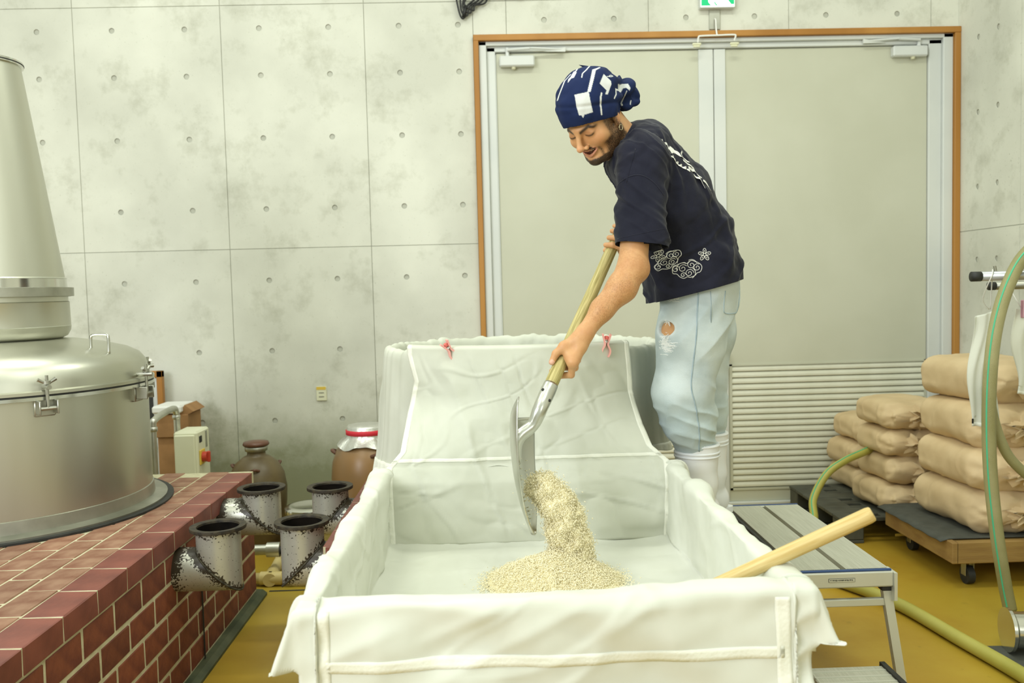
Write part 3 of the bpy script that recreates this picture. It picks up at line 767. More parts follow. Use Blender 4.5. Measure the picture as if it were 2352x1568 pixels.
def jar2():
    c = (-.70, 4.78, 0)
    j = thing('covered_jar', c, 'tan glazed jar with a foil cover tied by a red band', 'jar')
    MB().lathe([(0, 0), (.12, 0), (.135, .03), (.165, .16), (.190, .32), (.198, .42), (.190, .50), (.165, .57), (.13, .61), (.105, .63), (.100, .67), (.105, .69)], c, 56).build('jar_body', M_jar2, j, True)
    V = []; Fc = []; n = 64
    prof = [(0, .706), (.07, .705), (.100, .70), (.108, .69), (.108, .645), (.120, .63), (.142, .615), (.165, .592)]
    for i, (r, z) in enumerate(prof):
        for k in range(n):
            a = 2*pi*k/n; w = (sin(a*9)*.5+sin(a*17+1)*.3)*(.008 if i > 4 else .0015 if i > 1 else 0)
            V.append((c[0]+(r+w)*cos(a), c[1]+(r+w)*sin(a), z+w*.8-(.012*sin(a*5) if i == 7 else 0)))
    for i in range(len(prof)-1):
        for k in range(n): Fc.append([i*n+k, i*n+(k+1) % n, (i+1)*n+(k+1) % n, (i+1)*n+k])
    mk('foil_cover', V, Fc, M_foil, j, True)
    MB().lathe([(.108, .650), (.1125, .652), (.1125, .676), (.108, .678)], c, 48).build('red_band', M_redband, j, True)
    for a in (-65, 178, 40):
        d = Vector((cos(radians(a)), sin(radians(a)), 0)); t = Vector((-d.y, d.x, 0)); p = Vector(c)+d*.175+Vector((0, 0, .55))
        MB().tube(spline([p-t*.028-d*.008, p+d*.018+Vector((0, 0, .012)), p+t*.028-d*.008], 6), .010, 8).build('lug', M_lid, j, True)
jar2()
c = thing('steel_can', (-.975, 4.56, 0), 'low stainless steel can with a flat rimmed lid between the stoves', 'can')
MB().lathe([(0, 0), (.125, 0), (.125, .285)], (-.975, 4.56, 0), 48).build('can_body', M_ss, c, 'auto')
MB().lathe([(0, .312), (.08, .312), (.095, .318), (.118, .318), (.134, .308), (.138, .292), (.134, .278)], (-.975, 4.56, 0), 48).build('can_lid', M_ssb, c, 'auto')
o = thing('floor_box', (-.86, 5.1, 0), 'small dark box with a green lid near the tan jar', 'box')
MB().box((-.98, 5.0, 0), (-.74, 5.2, .22), .005).build('box_body', M_black, o)
MB().box((-.985, 4.995, .22), (-.735, 5.205, .235), .004).build('box_lid', mat('green_plastic', '#4f8a64', None, .5), o)

# control unit behind the stove
c = thing('control_box', (-1.63, 4.75, 0), 'cream electrical control box with a red knob behind the brick stove', 'control box')
MB().box((-1.712, 4.66, .40), (-1.585, 4.86, .705), .010).build('case', M_cream, c)
MB().box((-1.706, 4.648, .42), (-1.596, 4.662, .690), .006).build('door', M_cream, c)
MB().box((-1.586, 4.69, .64), (-1.582, 4.73, .675), .001).build('meter_window', M_black, c)
MB().box((-1.586, 4.79, .60), (-1.582, 4.815, .69), .001).build('vent', M_ssd, c)
k = MB().box((-1.586, 4.68, .52), (-1.578, 4.76, .60), .003).build('knob_plate', M_yel, c)
MB().tube([(-1.58, 4.72, .56), (-1.553, 4.72, .56)], .028, 16).box((-1.556, 4.712, .53), (-1.538, 4.728, .59), .004).build('red_knob', M_red, c)
MB().box((-1.70, 4.70, 0), (-1.60, 4.82, .40), .004).build('stand', M_ssd, c)
p = thing('pipe_stand', (-1.72, 4.6, 0), 'bent galvanised pipe stand beside the control box', 'stand')
MB().tube(spline([(-1.738, 4.46, 0), (-1.738, 4.46, .5), (-1.738, 4.46, .76), (-1.735, 4.48, .80), (-1.735, 4.62, .818), (-1.735, 4.75, .822), (-1.735, 4.78, .80), (-1.735, 4.79, .74), (-1.735, 4.79, .4), (-1.735, 4.79, 0)], 7), .017, 14).build('pipe', M_gal, p, True)
for y, z in ((4.46, .755), (4.79, .77)): MB().lathe([(.018, -.012), (.021, -.01), (.021, .01), (.018, .012)], (-1.737, y, z), 16).build('fitting', M_gal, p, True)
c = thing('hose_coil', (-1.80, 4.5, 0), 'grey-green coiled hose hanging by the pipe stand', 'hose')
for k in range(6):
    MB().tube(spline([(-1.90-.010*k, 4.55, 0.02), (-1.84-.016*k, 4.5, .35), (-1.80-.006*k, 4.49-.004*k, .60+.012*k), (-1.765, 4.49, .70+.008*k), (-1.76, 4.53, .60), (-1.80-.012*k, 4.56, .3), (-1.83-.014*k, 4.58, 0.02)], 8), .010, 8).build('coil_turn', mat('coil_rubber', '#8a9688', '#6f7d70', .5, scale=12, rnd=.2), c, True)
f = thing('wooden_panel_frame', (-2.15, 5.42, 0), 'orange wooden frame around a white board leaning at the wall', 'frame')
m = MB().box((-2.07, 5.40, 0), (-2.035, 5.44, .975), .003).box((-2.50, 5.40, .935), (-2.035, 5.44, .975), .003).box((-2.50, 5.40, 0), (-2.465, 5.44, .975), .003)
m.build('frame_bars', M_trim, f); MB().box((-2.465, 5.415, .02), (-2.07, 5.425, .935)).build('board', M_steelframe, f)
MB().box((-2.13, 5.407, .35), (-2.10, 5.416, .88), .002).build('dark_slot', M_black, f)
b = thing('cardboard_box', (-1.83, 5.25, 0), 'open brown cardboard box with white paper on top behind the pipe stand', 'box')
kb = mat('cardboard', '#a97f52', '#8f6a42', .8, scale=7)
MB().box((-2.0, 5.15, .60), (-1.80, 5.38, .735), .004).build('carton', kb, b)
MB().box((-1.99, 5.17, 0), (-1.82, 5.36, .60), .004).build('crate', kb, b)
MB().box((-2.0, 5.12, .745), (-1.83, 5.36, .79), .01).build('paper', M_white, b)
MB().prism([(-1.86, .735), (-1.80, .735), (-1.77, .75), (-1.82, .79)], 1, 5.16, 5.37).build('flap', kb, b)

# pvc drain on the floor between the stoves
p = thing('drain_pipe', (-.95, 4.3, .03), 'cream plastic drain pipe with a tee on the floor between the stoves', 'pipe')
a, b_, c_ = Vector((-1.26, 4.245, .035)), Vector((-.90, 4.20, .035)), Vector((-.62, 4.19, .035))
MB().tube([a, c_], .027, 14).build('run', M_pvc, p, True)
MB().tube([(-1.115, 4.24, .035), (-1.175, 4.95, .035)], .027, 14).build('branch', M_pvc, p, True)
m = MB()
for q, d in ((Vector((-1.115, 4.236, .035)), Vector((.06, -.004, 0))), (Vector((-1.117, 4.26, .035)), Vector((-.006, .07, 0)))): m.tube([q-d*.8, q+d], .033, 14)
m.build('tee', M_pvc, p, 'auto')
for x in (-1.02, -.90): MB().tube([(x, 4.225, .035), (x+.02, 4.223, .035)], .0345, 14).build('pipe_clip', M_ssd, p, True)
q = thing('drain_valve', (-1.12, 4.33, .0), 'grey metal drain valve beside the brick stove', 'valve')
MB().tube(spline([(-1.26, 4.07, .15), (-1.26, 4.20, .15), (-1.255, 4.31, .15), (-1.22, 4.33, .15), (-1.14, 4.33, .15)], 6), .026, 14).build('supply_pipe', M_gal, q, True)
MB().tube([(-1.15, 4.33, .15), (-1.085, 4.33, .15)], .037, 14).build('valve_body', M_gal, q, 'auto')
MB().tube(spline([(-1.10, 4.33, .15), (-1.066, 4.332, .135), (-1.052, 4.338, .07), (-1.055, 4.345, .002)], 5), .02, 10).build('outlet', M_black, q, True)
# ================================================================== steaming tub on the second stove
TC = (.12, 3.35)
t = thing('steaming_tub', (TC[0], TC[1], .60), 'round steel steaming tub on the brick stove, wrapped in white cloth', 'tub')
MB().lathe([(.50, .604), (.515, .604), (.515, .63), (.505, .632), (.505, 1.185), (.515, 1.19), (.515, 1.20), (.492, 1.20), (.492, .70), (0, .70)], (TC[0], TC[1], 0), 72).build('tub_wall', M_ss, t, 'auto')
def tub_cloth():
    c = thing('tub_cloth', (TC[0], TC[1], .82), 'sheer white cloth gathered over the rim of the round tub', 'cloth')
    n = 420; A = np.linspace(0, 2*pi, n+1)[:-1]
    prof = [(.0, .735), (.2, .735), (.40, .74), (.470, .76), (.480, .85), (.481, 1.0), (.482, 1.1), (.483, 1.17), (.486, 1.195), (.494, 1.210), (.507, 1.216), (.520, 1.210), (.527, 1.195), (.530, 1.17), (.532, 1.10), (.534, 1.02), (.537, .94), (.542, .87), (.549, .83), (.552, .815)]
    G = np.zeros((len(prof), n, 3))
    cs = np.stack([np.cos(A), np.sin(A), 0*A], 1)
    n1 = vnoise(cs, 9, 3); n2 = vnoise(cs, 22, 4); n3 = vnoise(cs, 4, 5)
    fold = (.6*n1+.4*n2)
    for i, (r, z) in enumerate(prof):
        w = 0 if i < 3 else .010 if i < 8 else .006 if i < 13 else .009+.012*max(0, (1.0-z))
        if 8 <= i <= 12: w = .007
        rr = r+fold*w+(n3*.012 if i > 14 else 0)
        if i > 12: rr = np.maximum(rr, .521)
        zz = z+(n2*.006+n1*.004 if 7 <= i <= 12 else 0)
        if i >= 16: zz = zz-(.016*(i-15))*np.clip(vnoise(cs, 1.6, 9), -.6, .8)-.012*(i-15)*np.clip(-np.cos(A+.2), 0, 1)**2
        # hem swings outwards where it hangs free on the wall side
        if i >= 14: rr = rr+.004*(i-13)*np.clip(np.cos(A-pi*1.02), 0, 1)**3
        G[i] = np.stack([TC[0]+rr*np.cos(A), TC[1]+rr*np.sin(A), zz+0*A], 1)
    # refine along the profile
    G2 = np.array([spline(list(G[:, k]), 4) for k in range(n)]).transpose(1, 0, 2)
    G2 = np.concatenate([G2, G2[:, :1]], 1)
    sheet(G2, 'cloth_body', M_clothpan, c)
    H = G2[-7:].copy(); d = H-np.array([TC[0], TC[1], 0]); d[..., 2] = 0; d /= np.linalg.norm(d, axis=-1, keepdims=True)
    sheet(H+d*.003, 'hem', M_hem, c, thick=.0016)
tub_cloth()

# ================================================================== cooling table with its cloth
RIM = .848
tb = thing('cooling_table', (.11, 2.18, 0), 'steel trough table under a white cloth, set against the tub stove', 'table')
m = MB().box((-.366, 1.598, .575), (.584, 2.772, .594), .003)
m.box((-.366, 1.598, .594), (-.352, 2.772, .824), .004).box((.568, 1.598, .594), (.584, 2.772, .824), .004)
m.box((-.352, 1.598, .594), (.568, 1.614, .824), .004).box((-.352, 2.763, .594), (.568, 2.774, .824), .004)
m.build('trough', M_ss, tb)
for x in (-.345, .535):
    for y in (1.605, 2.70): MB().box((x, y, 0.0), (x+.05, y+.05, .58), .006).build('leg', M_ssd, tb)
for x in (-.335, .545): MB().box((x, 1.65, .15), (x+.03, 2.70, .18), .004).build('side_rail', M_ssd, tb)

def prof1(segs, ds):
    """segs: polyline of (c, h, d); resampled at ds -> arrays"""
    P = np.array(segs, float); L = np.r_[0, np.cumsum(np.linalg.norm(np.diff(P, axis=0), axis=1))]
    s = np.arange(0, L[-1], ds); out = np.stack([np.interp(s, L, P[:, i]) for i in range(3)], 1)
    k = np.array([1, 2, 3, 2, 1.])/9; pad = np.pad(out, ((2, 2), (0, 0)), 'edge')
    return np.stack([np.convolve(pad[:, i], k, 'valid') for i in range(3)], 1), s
def tray_cloth():
    c = thing('table_cloth', (.11, 2.18, .62), 'white cotton cloth lining the trough table and clipped to the tub', 'cloth')
    B = .612
    pu, su = prof1([(-.398, RIM, .085), (-.392, RIM, .05), (-.380, RIM, .0), (-.337, RIM, 0), (-.334, B, 0), (.548, B, 0), (.553, RIM, 0), (.597, RIM, 0), (.612, RIM, .05), (.620, RIM, .085)], .0075)
    pv, sv = prof1([(1.562, RIM, .40), (1.572, RIM, .12), (1.580, RIM, 0), (1.632, RIM, 0), (1.637, B, 0), (2.738, B, 0), (2.744, RIM, 0), (2.783, RIM, 0), (2.790, RIM, .05)], .0075)
    U, Vv = len(pu), len(pv)
    X = np.repeat(pu[:, 0][:, None], Vv, 1); Y = np.repeat(pv[:, 0][None], U, 0)
    hx, hy = pu[:, 1][:, None], pv[:, 1][None]; dx, dy = pu[:, 2][:, None], pv[:, 2][None]
    cor = (dx > .002) & (dy > .002); lim = np.where(X < 0, .118, .098)
    Z = np.maximum(hx, hy)-np.where(cor, np.minimum(dx+dy, lim), dx+dy)
    # inside: soften the meeting of wall and bottom so the cloth hangs in a catenary
    G = np.stack([X, Y, Z], -1)
    S = np.stack(np.meshgrid(su, sv, indexing='ij')+[np.zeros((U, Vv))], -1)
    inner = (Z < RIM-.02) & (dx < .005) & (dy < .005)
    # corner swing: both flaps hang -> bulge outwards
    both = np.clip(dx/.06, 0, 1)*np.clip(dy/.06, 0, 1)
    G[..., 0] += np.where(X < 0, -1, 1)*both*.022; G[..., 1] -= both*.02
    N = grid_normals(G)
    onbot = (hx < B+.01) & (hy < B+.01)
    w = .007*fbm(S, 6, 11, 3)+.006*ridge(S*[1, .35, 1], 9, 21)*np.clip(vnoise(S, 4, 5)+.3, 0, 1)
    far = np.clip((Y-2.72)/.02, 0, 1)*(1-onbot)
    w += far*.014*ridge(S*[.6, 1.6, 1]+vnoise(S, 3, 2)[..., None]*.2, 6, 31)
    front = np.clip(dy/.02, 0, 1)+0*dx
    diag = S[..., 0]*.55+S[..., 1]*1.0
    w += front*(.012*vnoise(np.stack([diag*1.0, S[..., 0]*.35, 0*diag], -1), 9, 41)+.007*ridge(np.stack([S[..., 0]*.5-S[..., 1], S[..., 0]*.2, 0*diag], -1), 14, 42))
    side = (np.abs(hx-RIM) < .01) | ((hx > B+.01) & (hx < RIM))
    w += (side+0*dy)*.007*vnoise(np.stack([S[..., 1]*1.0, S[..., 0]*.4, 0*diag], -1), 8, 51)*(1-front)
    sag = onbot*(.006*np.abs(vnoise(S, 3.2, 61)))+onbot*.004*np.maximum(0, ridge(S, 5, 62)-.6)
    # rolled cushion along the foot of the walls
    foot = np.exp(-((X+.334)/.03)**2)+np.exp(-((X-.548)/.03)**2)+np.exp(-((Y-2.738)/.035)**2)+np.exp(-((Y-1.637)/.03)**2)
    low = np.clip((B+.09-Z)/.09, 0, 1)*(dx < .005)*(dy < .005)
    sag = sag+low*np.clip(foot, 0, 1)*(.012+.006*vnoise(S, 9, 71))
    Sw = S+.05*np.stack([vnoise(S, 5, 101), vnoise(S, 5, 102), 0*S[..., 0]], -1)
    cr = crease(np.stack([Sw[..., 0]*.9+Sw[..., 1]*.5, Sw[..., 1]*.5-Sw[..., 0]*.2, 0*w], -1), 6, 103, 9)+.7*crease(np.stack([Sw[..., 0]*.6-Sw[..., 1]*.9, Sw[..., 0]*.3, 0*w], -1), 8, 104, 9)
    cr = cr*np.clip(vnoise(S, 3.5, 105)*1.5+.5, 0, 1)
    w = np.where(onbot, np.abs(w)*.5, w)*np.where(cor, .25, 1.)+cr*np.where(cor, 0, np.where(onbot, .0025, .0050))
    G = G+N*w[..., None]; G[..., 2] += sag
    # keep clear of the steel
    G[..., 2] = np.where(onbot, np.maximum(G[..., 2], .607), G[..., 2])
    inx = (hx > B+.02) & (hx < RIM-.003)
    G[..., 0] = np.where(inx & (X < .1), np.maximum(G[..., 0], -.342), np.where(inx & (X > .1), np.minimum(G[..., 0], .558), G[..., 0]))
    # left rim of the cloth sags outwards between the corners
    keep = ~((dx > .001) & (dy > lim+.012))[:-1, :-1] & ~((dx > .001) & (dy > lim+.012))[1:, 1:] & ~((hy > B+.045) & (Y > 2.7) & (Y < 2.748) & (X > -.326) & (X < .540) & (dx < .001))[:-1, :-1]
    sheet(G, 'cloth_body', M_cloth, c, keep=keep)
    # stitched hems and seams: narrow double strips lying on the cloth
    def strip(iu, iv, name='seam', off=.0019):
        H = G[iu][:, iv] if isinstance(iu, slice) else G[iu, iv]
        H = H + N[iu][:, iv]*off if isinstance(iu, slice) else H
        sheet(H, name, M_hem, c, thick=.0007)
    ix = lambda x: int(np.argmin(np.abs(pu[:, 0]-x)+10*pu[:, 2])); 
    vy = lambda d: int(np.argmin(np.abs(pv[:, 2]-d)+10*(pv[:, 0] > 2)))
    uL, uR = ix(-.318), ix(.535)
    strip(slice(uL, uR), slice(vy(.122), vy(.122)+4))                       # seam across the front flap
    strip(slice(ix(-.332), ix(-.332)+5), slice(0, vy(.004)))               # left hem of the front flap
    strip(slice(ix(.515), ix(.515)+5), slice(0, vy(.004)))                 # right hem
    strip(slice(0, 3), slice(vy(.11), Vv-4)); strip(slice(U-3, U), slice(vy(.11), Vv-4))
    vb = int(np.argmin(np.abs(pv[:, 0]-2.743)+(pv[:, 1]-RIM < -.12)*9))
    # back panel rising from the trough to the tub rim
    nu, nv = 130, 140; a = np.linspace(0, 1, nu)[:, None]; b = np.linspace(0, 1, nv)[None]
    xl = np.interp(b, [0, .25, .34, .55, .75, .92, 1.0], [-.338, -.345, -.300, -.285, -.262, -.285, -.285]); xr = np.interp(b, [0, .25, .34, .46, .67, .92, 1], [.552, .562, .510, .490, .470, .462, .46])
    X = xl+(xr-xl)*a; zz = np.interp(b, [0, .25, .95, .968, .986, 1], [.622, .862, 1.222, 1.237, 1.239, 1.205])+0*a
    yc = TC[1]-np.sqrt(np.maximum(.556**2-(X-TC[0])**2, .0))
    up = sstep(.26, .68, b)
    Y = np.interp(b, [0, .20, .26], [2.722, 2.732, 2.765])*(1-up)+yc*up; Y = np.where(b > .965, yc+(b-.965)/.035*.100, Y)+0*a
    P = np.stack([X, Y, zz], -1)
    Wr = .010*vnoise(np.stack([a*1.0+.12*b+0*b, b*.22+0*a, 0*a*b], -1), 7, 81)+.006*ridge(np.stack([a+.25*b, b*.2+0*a, 0*a*b], -1), 9, 82)+.004*fbm(P, 9, 83)
    Pw = P+.06*np.stack([vnoise(P, 5, 111), 0*a*b, vnoise(P, 5, 112)], -1)
    Wr = Wr+.006*crease(np.stack([Pw[..., 0]+.35*Pw[..., 2], Pw[..., 2]*.35, 0*a*b], -1), 7, 113, 7)+.004*crease(np.stack([Pw[..., 0]*.3-Pw[..., 2], Pw[..., 0]*.3, 0*a*b], -1), 9, 114, 8)
    low = np.clip((.27-b)/.08, 0, 1)+0*a
    Wr = Wr+low*(.012*np.clip(vnoise(np.stack([Pw[..., 0]*.5+Pw[..., 2]*.35, Pw[..., 2]*2.2-Pw[..., 0]*.35, 0*a*b], -1), 8, 121), 0, 1)+.007*crease(np.stack([Pw[..., 0]*.35, Pw[..., 2]*1.6+.3*Pw[..., 0], 0*a*b], -1), 8, 122, 5))
    Wr = Wr*np.clip((.96-b)/.12, 0, 1)*np.clip(b/.06+.3, 0, 1)
    P[..., 1] -= .007+np.abs(Wr)
    sheet(P, 'back_panel', M_clothpan, c)
    Nn = np.array([0, -.0012, .0])
    sheet(P[:4]+Nn, 'hem', M_hem, c, thick=.0016); sheet(P[-4:]+Nn, 'hem', M_hem, c, thick=.0016)
    i0 = int(.285*nv); sheet(P[:, i0:i0+4]+Nn, 'seam', M_hem, c, thick=.0016)
    return c
tray_cloth()

def peg(loc, rz, tilt, label):
    p = thing('clothes_peg', loc, label, 'clothes peg', 'pink pegs on the tub rim')
    for sg in (-1, 1):
        m = MB(); pts = [(sg*.013, 0, .030), (sg*.008, 0, .012), (sg*.005, 0, -.004), (sg*.013, 0, -.022), (sg*.012, 0, -.036), (sg*.007, 0, -.046)]
        V = []; Fc = []
        C_ = spline(pts, 5); n = len(C_)
        for i, q in enumerate(C_):
            hw = .009-.003*sstep(.3, .9, i/n)
            tq = np.array(C_[min(i+1, n-1)])-np.array(C_[max(i-1, 0)]); tq /= np.linalg.norm(tq); nx = np.array([tq[2], 0, -tq[0]])*.0028
            for yy in (-hw, hw):
                for e in (-1, 1): V.append(np.array(q)+nx*e+np.array([0, yy, 0]))
        for i in range(n-1):
            b = i*4; Fc += [[b, b+1, b+5, b+4], [b+1, b+3, b+7, b+5], [b+3, b+2, b+6, b+7], [b+2, b, b+4, b+6]]
        Fc += [[0, 2, 3, 1], [4*n-4, 4*n-3, 4*n-1, 4*n-2]]
        o = mk('peg_arm', V, Fc, M_pink, None)
        m.add(V, Fc)
        o.location = loc; o.rotation_euler = (radians(8), tilt, rz); adopt(o, p)
    V, Fc = tube_geo(spline([(-.009, 0, .012), (0, -.011, .006), (.009, 0, .012), (0, .011, .006), (-.009, 0, .012)], 6), .0018, 6)
    o = mk('spring', V, Fc, M_ssb, None, True); o.location = loc; o.rotation_euler = (radians(8), tilt, rz); adopt(o, p)
    V, Fc = MB().box((-.006, -.008, .013), (.006, .008, .022), .002).v, None
    q = MB().box((-.006, -.007, .012), (.006, .007, .024), .002); o = mk('grip_insert', q.v, q.f, M_pinkd, None); o.location = loc; o.rotation_euler = (radians(8), tilt, rz); adopt(o, p)
peg((-.138, 2.842, 1.232), .25, radians(-38), 'pink clothes peg lying askew on the tub rim')
peg((.378, 2.845, 1.238), 0., radians(2), 'pink clothes peg standing upright on the tub rim beside the hand')

# ================================================================== rice
def grains(P, D, ln, rad):
    """elongated octahedra at P along D"""
    n = len(P); D = D/np.linalg.norm(D, axis=1, keepdims=True)
    a = np.cross(D, np.where(np.abs(D[:, 2:3]) < .9, [[0, 0, 1.]], [[1., 0, 0]])); a /= np.linalg.norm(a, axis=1, keepdims=True); b = np.cross(D, a)
    V = np.stack([P-D*ln[:, None], P+a*rad[:, None], P+b*rad[:, None], P-a*rad[:, None], P-b*rad[:, None], P+D*ln[:, None]], 1).reshape(-1, 3)
    f = np.array([[0, 2, 1], [0, 3, 2], [0, 4, 3], [0, 1, 4], [5, 1, 2], [5, 2, 3], [5, 3, 4], [5, 4, 1]])
    Fc = (np.arange(n)[:, None, None]*6+f[None]).reshape(-1, 3); return V, Fc
PIL = np.array([.155, 2.34])
def pile_h(x, y):
    r = np.sqrt(((x-PIL[0])/.185)**2+((y-PIL[1])/.17)**2)
    return .075*np.clip(1-r, 0, 1)**.75*(1+.15*vnoise(np.stack([x, y, 0*x], -1), 14, 3))+.03*np.exp(-((x-.19)**2+(y-2.40)**2)/.05**2)+np.clip(1-r, 0, .2)*5*.004*vnoise(np.stack([x, y, 0*x], -1), 75, 6)
def rice_pile():
    o = thing('rice_pile', (PIL[0], PIL[1], .615), 'heap of steamed rice on the cloth in the trough', 'rice', kind='stuff')
    n = 15000; r = np.sqrt(RNG.random(n))*1.04; a = RNG.random(n)*2*pi
    x = PIL[0]+.185*r*np.cos(a); y = PIL[1]+.17*r*np.sin(a)
    k = (r < .92) | (RNG.random(n) < .45); x, y = x[k], y[k]; n = len(x)
    z = .6205+pile_h(x, y)+np.abs(RNG.normal(0, .0030, n))
    m_ = 1300; r2 = 1+np.abs(RNG.normal(0, .10, m_)); a2 = RNG.random(m_)*2*pi; x = np.r_[x, PIL[0]+.185*r2*np.cos(a2)]; y = np.r_[y, PIL[1]+.17*r2*np.sin(a2)]; z = np.r_[z, np.full(m_, .6235)]; n += m_
    V, Fc = grains(np.stack([x, y, z], 1), RNG.normal(0, 1, (n, 3))*[1, 1, .6], RNG.uniform(.0027, .0043, n), RNG.uniform(.0012, .0017, n))
    g = 90; X, Y = np.meshgrid(np.linspace(-.205, .205, g)+PIL[0], np.linspace(-.19, .19, g)+PIL[1], indexing='ij')
    H = pile_h(X, Y); Zb = np.where(H > 0, .617+H, .608)+.002*vnoise(np.stack([X, Y, 0*X], -1), 120, 8)
    idx = np.arange(g*g).reshape(g, g); q = np.stack([idx[:-1, :-1], idx[1:, :-1], idx[1:, 1:]], -1).reshape(-1, 3); q2 = np.stack([idx[:-1, :-1], idx[1:, 1:], idx[:-1, 1:]], -1).reshape(-1, 3)
    mm = np.concatenate([q, q2]); zc = Zb.ravel()[mm].max(1); mm = mm[(H.ravel()[mm] > .0015).all(1)]
    Vb = np.stack([X, Y, Zb], -1).reshape(-1, 3)
    b = big_mesh('rice_grains', np.concatenate([V, Vb]), np.concatenate([Fc, mm+len(V)]), M_rice, o); b['kind'] = 'stuff'
rice_pile()
def falling_rice():
    o = thing('falling_rice', (.19, 2.40, .70), 'clump of steamed rice sliding off the shovel onto the heap', 'rice', kind='stuff')
    ch = [(.112, 2.405, .872), (.142, 2.395, .866), (.172, 2.39, .826), (.192, 2.395, .770), (.206, 2.40, .700), (.212, 2.405, .650)]
    rr = [.026, .033, .041, .047, .053, .060]
    adds = [cap(ch[i], ch[i+1], rr[i], rr[i+1], .02) for i in range(5)]
    V, Q = sdf_mesh(adds, [], (.03, 2.28, .58), (.32, 2.52, .95), .006, clips=[((0, 0, .634), (0, 0, -1))])
    N = vnormals(V, Q); V = V+N*(fbm(V, 40, 5, 3)*.009)[:, None]
    V[:, 2] = np.maximum(V[:, 2], .630); N = vnormals(V, Q)
    A = np.linalg.norm(np.cross(V[Q[:, 2]]-V[Q[:, 0]], V[Q[:, 3]]-V[Q[:, 1]]), axis=1)
    n = 13000; f = RNG.choice(len(Q), n, p=A/A.sum()); u, v = RNG.random((2, n, 1))
    P = (V[Q[f, 0]]*(1-u)+V[Q[f, 1]]*u)*(1-v)+(V[Q[f, 3]]*(1-u)+V[Q[f, 2]]*u)*v
    P = P+N[Q[f, 0]]*RNG.exponential(.0036, (n, 1))
    P[:, 2] = np.maximum(P[:, 2], .632)
    Vg, Fg = grains(P, RNG.normal(0, 1, (n, 3)), RNG.uniform(.0027, .0043, n), RNG.uniform(.0012, .0017, n))
    # loose grains in the air around it
    m = 260; t = RNG.random(m); Pc = np.array([np.interp(t, np.linspace(0, 1, 6), np.array(ch)[:, i]) for i in range(3)]).T
    P2 = Pc+RNG.normal(0, 1, (m, 3))*[.028, .03, .03]; P2[:, 2] = np.maximum(P2[:, 2], .64)
    V2, F2 = grains(P2, RNG.normal(0, 1, (m, 3)), RNG.uniform(.0026, .004, m), RNG.uniform(.0011, .0015, m))
    T = np.concatenate([Q[:, [0, 1, 2]], Q[:, [0, 2, 3]]])
    b = big_mesh('rice_grains', np.concatenate([Vg, V2, V-N*.002]), np.concatenate([Fg, F2+len(Vg), T+len(Vg)+len(V2)]), M_rice, o); b['kind'] = 'stuff'
falling_rice()

# ================================================================== shovel
HA, HB = Vector((.409, 2.80, 1.573)), Vector((.165, 2.50, 1.135))
HD = (HB-HA).normalized()
def shovel():
    s = thing('shovel', tuple(HB), 'stainless shovel with a long pale wooden handle tipping rice', 'shovel')
    top = HA-HD*.055; P = [top+(HB-top)*f for f in np.linspace(0, 1, 24)]
    R = [.0165]+[.0178+.0022*f for f in np.linspace(0, 1, 22)]+[.0195]
    MB().tube(P, R, 20).build('handle', M_wood_grain, s, True)
    # blade: dished sheet
    up = Vector((.097, 2.435, 1.060)); tip = Vector((.112, 2.415, .733)); ax = (tip-up); Lb = ax.length; ax.normalize()
    nr = Vector((cos(radians(-13)), sin(radians(-13)), 0)); nr = (nr-ax*nr.dot(ax)).normalized(); wd = ax.cross(nr)
    if wd.y > 0: wd = -wd            # wd points to the camera side
    nu, nv = 34, 44; G = np.zeros((nu, nv, 3))
    for i in range(nu):
        v = i/(nu-1)
        for j in range(nv):
            w = -1+2*j/(nv-1)
            hw = np.interp(v, [0, .06, .25, .5, .72, .88, .97, 1], [.098, .112, .120, .116, .093, .055, .020, .006])
            st = -.055*np.clip(w-.25, 0, 1)**1.2*(1-v)**2*1.7+.012*np.clip(-w-.2, 0, 1)*(1-v)**2     # shoulders rise beside the socket
            dish = -.046*(1-w*w)*(1-.75*v**1.5)-.010*sin(pi*v)
            p = up+ax*(v*Lb+st)+wd*(w*hw)+nr*dish
            G[i, j] = p
    b = sheet(G, 'blade', M_shovel, s, thick=.003)
    # socket: round at the handle, flattening into the blade
    c = up+ax*.06+nr*(-.046)
    pts = [HB-HD*.012, HB+HD*.03, HB+HD*.075, Vector((.112, 2.455, 1.035)), c+nr*.012+ax*.0, c+ax*.07+nr*.006]
    MB().tube(spline(pts, 6), list(np.interp(np.linspace(0, 1, 31), [0, .1, .45, .6, .8, 1], [.0215, .0225, .021, .018, .020, .010])), 18).build('socket', M_shovel, s, True)
    sd = HD.cross(Vector((0, -1, 0))).normalized(); fr_ = (Vector((0, -1, 0))-HD*HD.dot(Vector((0, -1, 0)))).normalized()
    for q, f in ((.045, (-sd*.55+fr_*.8).normalized()), (.022, (sd*.75+fr_*.6).normalized())):
        for sg in (1,):
            p = HB+HD*q+f*.0205*sg; MB().tube([p, p+f*.003], .0045, 10).build('rivet', M_black, s, True)
    # grains sticking to the blade
    n = 150; i = RNG.integers(4, nu-4, n); j = np.clip((RNG.normal(.62, .2, n)*nv).astype(int), 2, nv-3)
    P = G[i, j]+np.array(nr)*.002
    V, Fc = grains(P, RNG.normal(0, 1, (n, 3)), RNG.uniform(.003, .0045, n), RNG.uniform(.0012, .0016, n))
    big_mesh('sticking_rice', V, Fc, M_rice, s)['kind'] = 'stuff'
